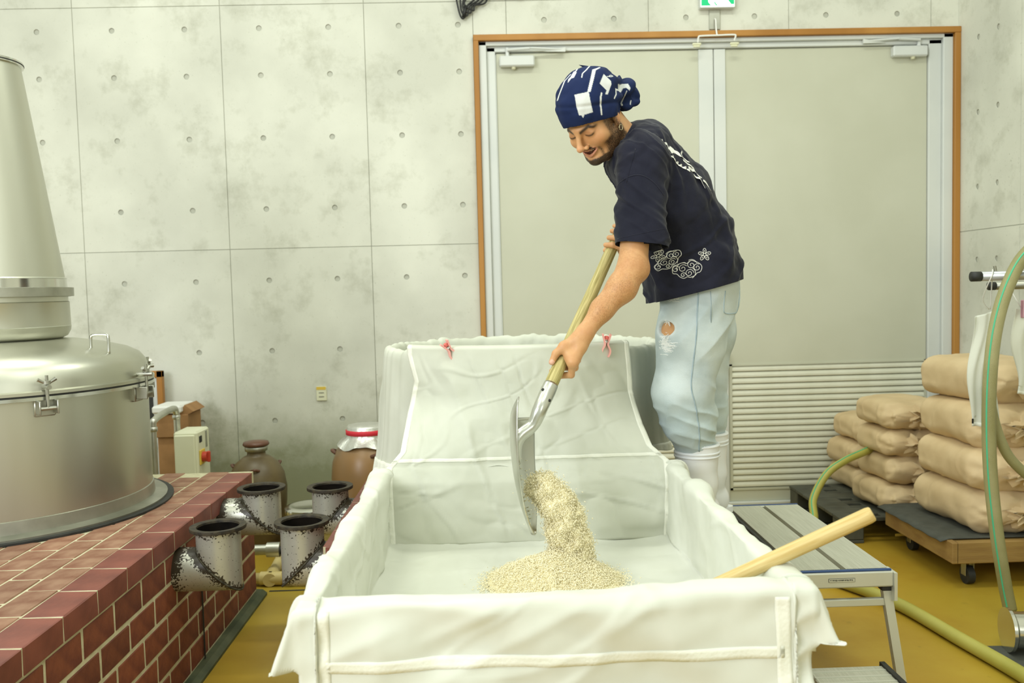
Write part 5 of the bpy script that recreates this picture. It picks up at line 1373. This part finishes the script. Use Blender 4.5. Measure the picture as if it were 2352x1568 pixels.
# brows, lashes, lips, mouth
br = head*np.exp(-((u-(.0105+.34*np.clip(al-.012, 0, .026)-.7*np.clip(al-.038, 0, 1)))/.0050)**2)*sstep(.008, .013, al)*sstep(.056, .049, al)*(f > .05)
blend(lin('#241a14'), np.clip(br*1.2, 0, .95))
lash = head*np.exp(-((u-(-.0075+2.2*(al-.033)**2*8))/.0030)**2)*sstep(.016, .020, al)*sstep(.050, .045, al)*(f > .055)
blend(lin('#2a1d16'), np.clip(lash*1.1, 0, .9))
lid = head*np.exp(-(((al-.033)/.016)**2+((u-.003)/.006)**2))*(f > .05); blend(lin('#b07a56'), lid*.55)
mu = lambda b, li: b+li*(al/.03)**1.6
mz = head*(al < .031)*(f > .055)
blend(lin('#b87062'), mz*np.exp(-((u-mu(-.0535, .0050))/.0032)**2)*.6); blend(lin('#d28c80'), mz*np.exp(-((u-mu(-.0735, .0180))/.0045)**2)*.75)
ins = mz*(f < .0900-12*l*l)*(al < .024)*(u < mu(-.055, .006))*(u > mu(-.0715, .016)); blend(lin('#5a2420'), ins*.95)
tee = mz*(f < .0915-12*l*l)*(al < .021)*(u < mu(-.0545, .006))*(u > mu(-.0620, .010)); blend(lin('#e6ded0'), tee*.95)
ear = head*sstep(.076, .083, al)*(f > -.03)*(f < .02)*(u < .035); blend(lin('#cc8a66'), ear*.4)
blend(lin('#4a3626'), head*np.exp(-((f-.078)**2+(l-.040)**2+(u+.034)**2)/.0022**2))        # mole
# forearm hair as a faint darkening of the skin, knuckles and nails
fore = sstep(.0, .06, np.linalg.norm(V-LWR, axis=1))*(np.linalg.norm(V-(LEL+LWR)/2, axis=1) < .16)
blend(lin('#b07c4c'), fore*np.clip(.25+.25*nz2, 0, .4))
hd = np.linalg.norm(V-(AL+np.array([0, -.03, .02])), axis=1) < .10; blend(lin('#d2a273'), hd*.35)
t3, t2, tn, tw = thL; tp = t3+(t3-t2)*.1+tn*.006; blend(lin('#e6b8a6'), (np.linalg.norm(V-tp, axis=1) < .0085)*.8)
body = big_mesh('body', V, Q, M_skin, person)
a = body.data.color_attributes.new('Col', 'FLOAT_COLOR', 'POINT'); c4 = np.ones((len(V), 4), np.float32); c4[:, :3] = col; c4[:, 3] = 1-np.maximum(beard, .36*fore*sstep(1.50, 1.44, V[:, 2])); a.data.foreach_set('color', c4.ravel())

# --- headscarf
ba = [hell((-.004, 0, .043), (.105, .088, .094), .01), hell((.0, .072, .012), (.036, .018, .03), .02), hell((.0, -.072, .012), (.036, .018, .03), .02), hell((-.035, 0, .060), (.073, .076, .070), .03),
      hcap((-.085, .014, .034), (-.118, .040, -.008), .040, .040, .02), hcap((-.118, .042, -.006), (-.126, .052, -.034), .040, .026, .015), hcap((-.11, .05, -.02), (-.085, .064, -.022), .022, .012, .012)]
bsub = [hell((-.126, .092, -.022), (.020, .026, .024), .006)]
e0, e1 = np.array([.10, .037]), np.array([-.05, -.032])   # lower edge front -> back in (f,u)
ed = e1-e0; nrm = np.array([ed[1], -ed[0]]); nrm /= np.linalg.norm(nrm); nrm = nrm if nrm[1] < 0 else -nrm
pc = hp(e0[0], 0, e0[1]); nw = nrm[0]*HF+nrm[1]*HU
BV, BQ = sdf_mesh(ba, bsub, hp(0, 0, .06)-.22, hp(0, 0, .06)+.22, .0019)
bl = ((BV-HC)/HS)@HR.T
# cut along the edge except the tail behind
sidev = (bl[:, [0, 2]]-e0)@nrm; cut = (sidev > 0) & (bl[:, 0] > -.080)
keepq = ~cut[BQ].any(1); BQ = BQ[keepq]; us = np.unique(BQ); rm = -np.ones(len(BV), int); rm[us] = np.arange(len(us)); BV = BV[us]; BQ = rm[BQ]; bl = bl[us]
BN = vnormals(BV, BQ); f, l, u = bl.T
h_edge = -((bl[:, [0, 2]]-e0)@nrm)                       # height over the edge
az = np.degrees(np.arctan2(l, f))
# folds: a crease above the band, radial pulls to the knot
wr = .0045*sstep(.035, .060, h_edge)*(1+.4*vnoise(BV, 30, 1))-.003*np.exp(-((h_edge-.058+.0002*az)/.006)**2)
knot = np.linalg.norm(bl-[-.11, .05, -.012], axis=1); ang = np.arctan2(l-.02, u-.02)
wr += .007*np.sin(ang*9+1.5*vnoise(BV, 12, 5))*sstep(.15, .05, knot)+.0022*vnoise(BV*1.0, 45, 7)+.004*vnoise(BV, 16, 9)*sstep(.05, .09, h_edge)
BV = BV+BN*wr[:, None]
navy = np.array(lin('#1c2950')); bc = np.tile(navy, (len(BV), 1))
wht = np.array(lin('#d9dcdc'))
def pw(m): 
    global bc
    m = np.clip(m, 0, 1)[:, None]; bc = bc*(1-m)+wht*m
def boxm(x, a, b, e): return sstep(a-e, a+e, x)*sstep(b+e, b-e, x)
# white print on the side of the scarf: design units, about 4.35 units to the millimetre
da = (BV[:, 0]-HC[0])*4351+1143; db = 718-(BV[:, 2]-HC[2])*4351; faces_us = sstep(.25, .05, BN[:, 1])
def poly_in(P):
    n = len(P); ins = np.zeros(len(da), bool)
    for i in range(n):
        (x0, y0), (x1, y1) = P[i], P[(i+1) % n]
        c = ((y0 > db) != (y1 > db)) & (da < (x1-x0)*(db-y0)/((y1-y0) if y1 != y0 else 1e-9)+x0); ins ^= c
    return ins
def seg_d(P):
    d = np.full(len(da), 1e9)
    for (x0, y0), (x1, y1) in zip(P[:-1], P[1:]):
        L2 = (x1-x0)**2+(y1-y0)**2; t = np.clip(((da-x0)*(x1-x0)+(db-y0)*(y1-y0))/max(L2, 1e-9), 0, 1)
        d = np.minimum(d, np.hypot(da-x0-t*(x1-x0), db-y0-t*(y1-y0)))
    return d
for P in ([(845, 515), (1020, 487), (1040, 600), (1075, 735), (965, 765), (950, 800), (930, 770), (900, 770), (865, 650)],
          [(1105, 155), (1165, 130), (1205, 108), (1212, 118), (1140, 165), (1045, 480), (1012, 480), (1085, 220)],
          [(870, 145), (885, 150), (890, 180), (850, 255), (815, 262), (775, 315), (785, 270), (815, 240)],
          [(1245, 230), (1335, 320), (1338, 360), (1280, 500), (1252, 500), (1275, 450), (1182, 365)],
          [(1455, 325), (1545, 280), (1610, 285), (1640, 350), (1625, 375), (1580, 335), (1540, 345), (1500, 405), (1420, 415), (1405, 400), (1480, 385)]):
    P2_ = P+[P[0]]; pw(faces_us*np.where(poly_in(P), 1, sstep(7, 1, seg_d(P2_))))
for P, wd_ in (([(1197, 495), (1183, 550), (1183, 640), (1198, 757)], 10), ([(1080, 75), (1025, 150), (965, 210), (950, 270)], 6), ([(955, 40), (890, 150)], 7), ([(825, 180), (740, 270), (660, 460), (640, 520)], 6),
               ([(1290, 255), (1340, 255), (1375, 235), (1350, 222), (1320, 245)], 4), ([(1415, 400), (1410, 480), (1380, 540)], 7), ([(1590, 390), (1525, 530)], 4), ([(1533, 540), (1537, 552)], 10), ([(1665, 490), (1650, 545)], 5)):
    pw(faces_us*sstep(wd_+4, wd_-2, seg_d(P)))
sc = mk('headscarf', BV, BQ, M_band, person, True, bc); solidify(sc, .002)
# square corner of the scarf standing up at the back of the crown
G = np.zeros((14, 14, 3))
for i in range(14):
    for j in range(14):
        s_, t_ = i/13, j/13
        q_ = (1-s_)*(1-t_)*np.array([-.052, .0, .150])+s_*(1-t_)*np.array([-.145, -.012, .0755])+(1-s_)*t_*np.array([-.080, .008, .094])+s_*t_*np.array([-.117, -.012, .058]); G[i, j] = hp(q_[0], q_[1]+.008*sin(s_*4), q_[2]+.003*sin(t_*5))
fl_ = sheet(G, 'scarf_corner', mat('navy_scarf', '#18223f', '#1f2a4c', .9, scale=20, spec=.2), None, thick=.002); adopt(fl_, sc)
# earring
ep = hp(.004, .081, -.040); e1_ = HF*.0; pts = [ep+HU*-.006+(.0085*cos(a)*HF+.0085*sin(a)*HU) for a in np.linspace(0, 2*pi, 20)]
MB().tube(pts, .0011, 6).build('earring', M_gold, person, True)

# --- T-shirt
sh = [sweep([S1+np.array([-.008, 0, .012]), S2, S3, S4+np.array([.012, .004, -.09])], [(.190, .118), (.188, .142), (.182, .150), (.185, .150)], LT, .03, 2.3)]
sh += [cap(S0+np.array([.040, .006, -.045]), LSH+np.array([.012, .0, -.004]), .058, .062, .05), cap(S0+np.array([.030, .006, -.035]), RSH, .060, .064, .05)]
SLH = np.array([.460, 2.628, 1.50]); SRH = np.array([.62, 3.10, 1.56])
sh += [sweep([LSH+np.array([.012, .01, -.0]), LSH*.45+SLH*.55, SLH], [(.070, .070), (.070, .077), (.070, .080)], LT, .028, 2.2),
       sweep([RSH, SRH], [(.074, .074), (.080, .080)], LT, .03, 2.2)]
# belly pouch: the loose front of the shirt falls away from the body
sh += [cap((.600, 2.86, 1.52), (.612, 2.83, 1.385), .055, .040, .05), cap((.715, 2.80, 1.50), (.72, 2.80, 1.40), .06, .05, .06)]
sub = [cap(SLH+np.array([0, 0, -.08]), SLH+np.array([.004, .02, .10]), .066, .058, .004)]
# neck opening
sub += [cap(NB-nd*.14, NB+nd*.006, .100, .070, .006)]
sl_ax = SLH-LSH; sl_ax /= np.linalg.norm(sl_ax)
TV, TQ = sdf_mesh(sh, sub, (.30, 2.45, 1.24), (.98, 3.32, 2.02), .0042)
# cut hems: body hem plane and sleeve hem plane
hemc = np.array([.70, 2.92, 1.404]); hemn = np.array([.24, -.02, -1.0]); hemn /= np.linalg.norm(hemn)
slc = np.array([.458, 2.628, 1.543]); sln = np.array([-.12, -.10, -1.0]); sln /= np.linalg.norm(sln)
issl = np.linalg.norm(TV-slc-np.outer((TV-slc)@sl_ax, sl_ax), axis=1) < .100
issl &= (TV@LT) > (slc@LT)-.088
cut = np.where(issl & (TV[:, 2] < 1.62), (TV-slc)@sln > 0, (TV-hemc)@hemn > 0)
kq = ~cut[TQ].all(1); TQ = TQ[kq]; us = np.unique(TQ); rm = -np.ones(len(TV), int); rm[us] = np.arange(len(us)); TV = TV[us]; TQ = rm[TQ]; issl = issl[us]
# snap the ragged cut rows onto the hem planes
d1_ = (TV-hemc)@hemn; d2_ = (TV-slc)@sln
s_m = issl & (TV[:, 2] < 1.62)
TV = np.where((s_m & (d2_ > 0))[:, None], TV-np.outer(d2_, sln), TV); TV = np.where((~s_m & (d1_ > 0))[:, None], TV-np.outer(d1_, hemn), TV)
hemv = ~s_m & (d1_ > -.0015); slv = s_m & (d2_ > -.0015)
TV = relax(TV, TQ, 2, .4)
TN = vnormals(TV, TQ)
ax_s = S4-S1; ax_s /= np.linalg.norm(ax_s); along = (TV-S1)@ax_s; lat = (TV-S2)@LT; fro = (TV-S2)@np.cross(ax_s, LT)
# long pulls down the back, diagonal folds at the waist, soft creases on the sleeve
q1 = np.stack([lat*1.0+.25*along, fro, along*.16], 1); q2 = np.stack([along+.75*fro+.3*lat, lat*.25, fro*.3], 1)
wri = .010*vnoise(q1, 26, 3)*sstep(.05, .18, along)+.015*ridge(q2+vnoise(TV, 5, 3)[:, None]*.06, 8.5, 6)*sstep(.16, .34, along)*(.35+.65*sstep(.0, .15, -lat+.1))
wri = wri+.006*fbm(TV, 14, 9, 3)
wri = np.where(issl, .007*vnoise(np.stack([TV[:, 0]*.6, TV[:, 1]*.6, TV[:, 2]*1.6+TV[:, 0]], 1), 20, 12)+.006*fbm(TV, 11, 8, 3), wri)
warp = TV+.03*np.stack([vnoise(TV, 7, 91), vnoise(TV, 7, 92), vnoise(TV, 7, 93)], 1)
qs = np.stack([warp[:, 2]*1.2+warp[:, 0]*1.2, warp[:, 1]*.5, warp[:, 0]*.5-warp[:, 2]*.4], 1)
wri = wri+np.where(issl, .0055*crease(qs, 9, 95, 4)+.0035*crease(qs, 17, 96, 4), .0065*crease(np.stack([along*1.1-.6*lat, lat*.5, fro*.5], 1)+.0, 10, 97, 4)*sstep(.10, .25, along)+.006*crease(np.stack([lat, fro*.6, along*.22], 1), 13, 98, 4)*sstep(.35, .12, along))
TV = TV+TN*wri[:, None]
TV = np.where(hemv[:, None], TV-np.outer((TV-hemc)@hemn, hemn), TV); TV = np.where(slv[:, None], TV-np.outer((TV-slc)@sln, sln), TV)
shirt = mk('t_shirt', TV, TQ, M_navy, person, True)
bvh = BVHTree.FromPolygons([Vector(v) for v in TV], [tuple(map(int, q)) for q in TQ])
def ray_line(bv, pts, r, D=(0, 1, 0), y0=2.30, off=.0, n=5):
    out = []; D = Vector(D).normalized()
    for p in pts:
        h_ = bv.ray_cast(Vector((p[0], y0, p[1])), D)
        if h_[0] is not None: out.append(h_[0]+h_[1]*off if h_[1].dot(D) < 0 else h_[0]-h_[1]*off)
        else:
            if len(out) > 1: yield tube_geo(out, r, n)
            out = []
    if len(out) > 1: yield tube_geo(out, r, n)
def print_on(bv, lines, r, name, m, parent, **k):
    mb = MB()
    for L_ in lines:
        for V_, F_ in ray_line(bv, L_, r, **k): mb.add(V_, F_)
    if mb.v: return mb.build(name, m, parent, True)
def spiral(cx, cz, R, turns=1.6, a0=0, sg=1, n=26): return [(cx+R*(1-.85*t)*cos(a0+sg*2*pi*turns*t), cz+R*(1-.85*t)*sin(a0+sg*2*pi*turns*t)) for t in np.linspace(0, 1, n)]
def arc(cx, cz, R, a, b, n=14): return [(cx+R*cos(t), cz+R*sin(t)) for t in np.linspace(radians(a), radians(b), n)]
def cloud(cx, cz, s, rot=0., sq=1.):
    o = []
    o += [spiral(-.036, .002, .013, 1.5, 0), spiral(-.014, .004, .014, 1.5, .6), spiral(.012, .015, .013, 1.4, 2), spiral(.030, .006, .013, 1.5, 1), spiral(.006, -.012, .014, 1.6, 0), spiral(-.012, -.018, .009, 1.3, 0)]
    out = [(-.047, .0), (-.044, .012), (-.034, .016), (-.020, .022), (-.010, .024), (-.002, .020), (.004, .026), (.014, .030), (.024, .026), (.034, .022), (.043, .014), (.045, .004), (.040, -.008), (.030, -.012), (.024, -.020), (.010, -.026), (.0, -.024), (-.010, -.029), (-.022, -.024), (-.032, -.014), (-.044, -.012), (-.047, .0)]
    o.append([tuple(p) for p in spline([(a, b, 0) for a, b in out], 4)]); o = [[(p[0], p[1]) for p in L_] for L_ in o]
    o += [arc(-.014, .004, .019, 60, 200), arc(.012, .015, .018, 20, 120), arc(.006, -.012, .019, -60, 60)]
    c, s_ = cos(rot), sin(rot)
    return [[(cx+s*(p[0]*c-p[1]*sq*s_), cz+s*(p[0]*s_+p[1]*sq*c)) for p in L_] for L_ in o]
def flower(cx, cz, s, rot=0.):
    o = [arc(cx, cz, s*.0045, 0, 360)]
    for k in range(5):
        a = rot+k*2*pi/5; px, pz = cx+cos(a)*s*.0125, cz+sin(a)*s*.0125
        o.append([(px+s*(.0085*cos(t)*cos(a)-.005*sin(t)*sin(a)), pz+s*(.0085*cos(t)*sin(a)+.005*sin(t)*cos(a))) for t in np.linspace(0, 2*pi, 14)])
        o.append([(cx+cos(a)*s*.009, cz+sin(a)*s*.009), (cx+cos(a)*s*.015, cz+sin(a)*s*.015)])
    return o
print_on(bvh, cloud(.624, 1.470, .94), .0011, 'cloud_print', M_white, shirt)
print_on(bvh, cloud(.570, 1.500, .92, .62, .8), .0011, 'cloud_print', M_white, shirt)
print_on(bvh, flower(.676, 1.515, .95, .3), .0011, 'flower_print', M_white, shirt)
print_on(bvh, flower(.540, 1.517, .9, .9), .0011, 'flower_print', M_white, shirt)
# brush lettering across the upper back
bd = -np.cross(ax_s, LT); bd = bd if bd[0] > 0 else -bd; bd = Vector(bd)
def back_strokes(strokes, r, name):
    mb = MB()
    for pts, w in strokes:
        out = []
        for a, b in pts:
            o = Vector(S1+ax_s*a+LT*b)+bd*.4; h_ = bvh.ray_cast(o, -bd)
            if h_[0] is not None: out.append(h_[0]+bd*.0008)
        if len(out) > 2:
            # flat ribbon
            V_ = []; F_ = []
            for i, p in enumerate(out):
                t = (out[min(i+1, len(out)-1)]-out[max(i-1, 0)]).normalized(); s_ = t.cross(bd).normalized(); ww = w*1.3*(.5+.7*sin(pi*(i+.5)/len(out)))
                V_ += [p-s_*ww, p+s_*ww, p+s_*ww+bd*.0008, p-s_*ww+bd*.0008]
            for i in range(len(out)-1):
                b = 4*i; F_ += [[b+3, b+2, b+6, b+7], [b, b+3, b+7, b+4], [b+2, b+1, b+5, b+6], [b+1, b, b+4, b+5]]
            mb.add(V_, F_)
    if mb.v: mb.build(name, M_white, shirt)
def bs(*p): return [tuple(q[:2]) for q in spline([(a-.030, b+.004, 0) for a, b in p], 6)]
back_strokes([(bs((.015, .150), (.025, .135), (.030, .118)), .0035), (bs((.028, .125), (.045, .118), (.055, .10)), .012), (bs((.050, .105), (.07, .09), (.085, .09)), .008),
              (bs((.06, .07), (.08, .085), (.10, .08)), .007), (bs((.09, .10), (.105, .085), (.125, .08)), .006), (bs((.12, .11), (.13, .08), (.16, .07)), .006),
              (bs((.145, .10), (.165, .09), (.20, .10)), .006), (bs((.17, .075), (.19, .06), (.21, .065)), .006)], .004, 'brush_lettering')
back_strokes([(bs((.048+.011*k, .158-.005*k), (.053+.011*k, .152-.005*k), (.050+.011*k, .147-.005*k)), .0035) for k in range(8)], .003, 'small_lettering')
# collar rib, sleeve seam, hems
e1_ = np.cross(nd, LT); e1_ /= np.linalg.norm(e1_); e2_ = np.cross(nd, e1_)
ring = []
for a_ in np.linspace(0, 2*pi, 60):
    o = Vector(NB+nd*.004+(e1_*cos(a_)+e2_*sin(a_))*.072); h_ = bvh.find_nearest(o); ring.append(h_[0]+h_[1]*.0)
ring[-1] = ring[0]
sm = ring
for _ in range(3): sm = [(sm[i-1 if i else -2]+sm[i]*2+sm[(i+1) % (len(sm)-1)])/4 for i in range(len(sm)-1)]; sm.append(sm[0])
MB().tube(sm, .0085, 8, False).build('collar', M_navy, shirt, True)
print_on(bvh, [[(.385+.145*t, 1.742+.03*t-.16*(t-.35)**2*1.2) for t in np.linspace(0, 1, 24)], [(.420+.03*t, 1.735+.10*t) for t in np.linspace(0, 1, 16)]], .0016, 'sleeve_seam', M_navy, shirt)
print_on(bvh, [[(.385+.142*t, 1.564+.026*t) for t in np.linspace(0, 1, 24)]], .0009, 'hem_stitch', M_navy, shirt)

# --- jeans
je = [sweep([(.715, 2.95, 1.50), (.712, 2.95, 1.38)], [(.168, .128), (.172, .132)], LT, .03)]
for leg in (LLEG, RLEG):
    for i in range(4): je.append(cap(leg[i][0], leg[i+1][0], leg[i][1], leg[i+1][1], .025))
je += [cap((.60, 2.86, 1.06), (.628, 2.88, .985), .060, .058, .04)]      # slack over the knee
hole = np.array([.566, 2.812, 1.282])
sb_ = [ell(hole, (.036, .042, .025), None, .003)]
JV, JQ = sdf_mesh(je, sb_, (.46, 2.66, .78), (.98, 3.26, 1.48), .0040)
kq = JV[JQ].mean(1)[:, 2] > .845; JQ = JQ[kq]
us = np.unique(JQ); rm = -np.ones(len(JV), int); rm[us] = np.arange(len(us)); JV = JV[us]; JQ = rm[JQ]
JN = vnormals(JV, JQ); z = JV[:, 2]
q = np.stack([JV[:, 0]*.8, JV[:, 1]*.5, z*1.7+JV[:, 0]*.6], 1)
nearhole = np.exp(-(np.linalg.norm((JV-hole)/[.05, .05, .035], axis=1))**4)
wj = (.007*ridge(q+vnoise(JV, 6, 1)[:, None]*.05, 12, 5)*np.exp(-((z-1.02)/.10)**2)+.006*ridge(q, 16, 7)*np.exp(-((z-.90)/.05)**2)+.006*ridge(np.stack([JV[:, 0]-z*.9, JV[:, 1]*.4, z*.3], 1), 9, 8)*np.exp(-((z-1.30)/.12)**2)+.004*fbm(JV, 12, 4, 2))*(1-nearhole)
JV = JV+JN*wj[:, None]
jc = np.ones((len(JV), 3)); fade = .06*fbm(JV, 9, 2, 3)
jc = jc*(1+fade[:, None]); jc[:, 0] -= .03*sstep(1.1, .95, z)
pocket = np.exp(-((JV[:, 0]-.80)/.05)**2-((z-1.38)/.05)**2); jc *= (1-.05*pocket[:, None])
rim_ = np.exp(-((np.linalg.norm((JV-hole)/[.036, .042, .027], axis=1)-1)/.22)**2); jc = jc*(1-rim_[:, None])+np.array([1.25, 1.2, 1.2])*rim_[:, None]
jeans = mk('jeans', JV, JQ, M_denim, person, True, np.clip(jc, 0, 1.3))
jb = BVHTree.FromPolygons([Vector(v) for v in JV], [tuple(map(int, q_)) for q_ in JQ])
M_seam = mat('denim_seam', '#8fa3ae', '#a9bac2', .9, scale=30); M_thr = mat('frayed_thread', '#e8eaea', None, .9)
def P2(L_): return [(x, z_) for x, z_ in L_]
print_on(jb, [[tuple(p[:2]) for p in spline([(.665, 1.42, 0), (.655, 1.30, 0), (.645, 1.17, 0), (.640, 1.09, 0), (.655, 1.03, 0), (.672, .95, 0), (.680, .87, 0)], 12)]], .0024, 'side_seam', M_seam, jeans)
print_on(jb, [[tuple(p[:2]) for p in spline([(.752, 1.40, 0), (.748, 1.345, 0), (.755, 1.328, 0), (.79, 1.325, 0), (.812, 1.330, 0), (.826, 1.37, 0), (.835, 1.40, 0)], 8)]], .0020, 'back_pocket', M_seam, jeans)
print_on(jb, [[(.70, 1.40), (.702, 1.36), (.702, 1.30)]], .0012, 'inner_seam', M_seam, jeans)
mb = MB(); rg = random.Random(3)
for k in range(46):
    a = rg.uniform(0, 2*pi); rr_ = rg.uniform(.7, 1.12)
    p = Vector(hole)+Vector((.022*cos(a)*rr_, -.010+.016*cos(a), .019*sin(a)*rr_)); h_ = jb.find_nearest(p); p = h_[0]+h_[1]*.001
    d_ = Vector((rg.uniform(-.020, .012), rg.uniform(-.012, .002), rg.uniform(-.012, .010)))
    mb.tube(spline([p, p+d_*.5+Vector((rg.uniform(-.003, .003), -.003, rg.uniform(-.003, .003))), p+d_+Vector((0, 0, rg.uniform(-.006, .002)))], 4), .0008, 4)
mb.build('frayed_threads', M_thr, jeans)['kind'] = 'stuff'
mb = MB()
for k in range(60):
    x_, z_ = rg.gauss(.562, .008), rg.gauss(1.232, .012)
    for V_, F_ in ray_line(jb, [(x_+rg.uniform(-.008, .008)+.004*i, z_+rg.uniform(-.002, .002)) for i in range(4)], .0010): mb.add(V_, F_)
for k in range(20):
    x_, z_ = rg.gauss(.59, .006), rg.gauss(1.378, .005)
    for V_, F_ in ray_line(jb, [(x_+.004*i, z_+rg.uniform(-.002, .002)) for i in range(4)], .0010): mb.add(V_, F_)
mb.build('worn_patch', M_thr, jeans)['kind'] = 'stuff'

# --- boots
def boot(c, tdir, ztop, r):
    c = np.array(c); td = np.array(tdir, float); td /= np.linalg.norm(td); zb = .602
    an = np.array([c[0], c[1], zb+.075]); sd = np.cross([0, 0, 1], td)
    Rm = np.stack([td, sd, [0, 0, 1.]])
    ad = [cap((c[0], c[1], ztop), (c[0]+td[0]*.004, c[1]+td[1]*.004, zb+.14), r, r*.90, .02), cap((c[0], c[1], zb+.14), an, r*.90, .052, .02),
          cap(an-td*.028+[0, 0, -.030], an+td*.09+[0, 0, -.030], .044, .044, .03), ell(an+td*.125+[0, 0, -.033], (.070, .046, .040), Rm, .03), ell(an-td*.035+[0, 0, -.025], (.040, .038, .048), Rm, .02)]
    sbt = [cap((c[0], c[1], ztop+.05), (c[0], c[1], ztop-.06), r-.013, r-.013, .001)]
    bv_, bq_ = sdf_mesh(ad, sbt, c-[.32, .25, 0]+[0, 0, .58-c[2]], c+[.20, .25, 0]+[0, 0, 1.0-c[2]], .0045, clips=[((0, 0, ztop), (0, 0, 1)), ((0, 0, zb+.006), (0, 0, -1))])
    o = mk('boot', bv_, bq_, M_boot, person, True)
    for zz in (ztop-.006, ztop-.030, ztop-.042): MB().lathe([(r-.002, -.004), (r+.0022, -.002), (r+.0022, .002), (r-.002, .004)], (c[0], c[1], zz), 48).build('boot_ridge', M_boot, o, True)
    MB().lathe([(r-.0135, -.055), (r-.0140, -.003)], (c[0], c[1], ztop), 48).build('boot_lining', M_bootin, o, True)
    # sole
    pts = []
    for k in range(40):
        a = 2*pi*k/40; x = cos(a); y = sin(a); p = an+td*(.055+.150*x)+sd*(.048*y*(1+.12*x)); pts.append((p[0], p[1]))
    MB().prism(pts, 2, .6005, .622).build('sole', M_boot, o)
boot((.690, 2.920, 0), (-1, .05, 0), .886, .0755)
boot((.765, 3.080, 0), (-1, -.14, 0), .896, .0735)
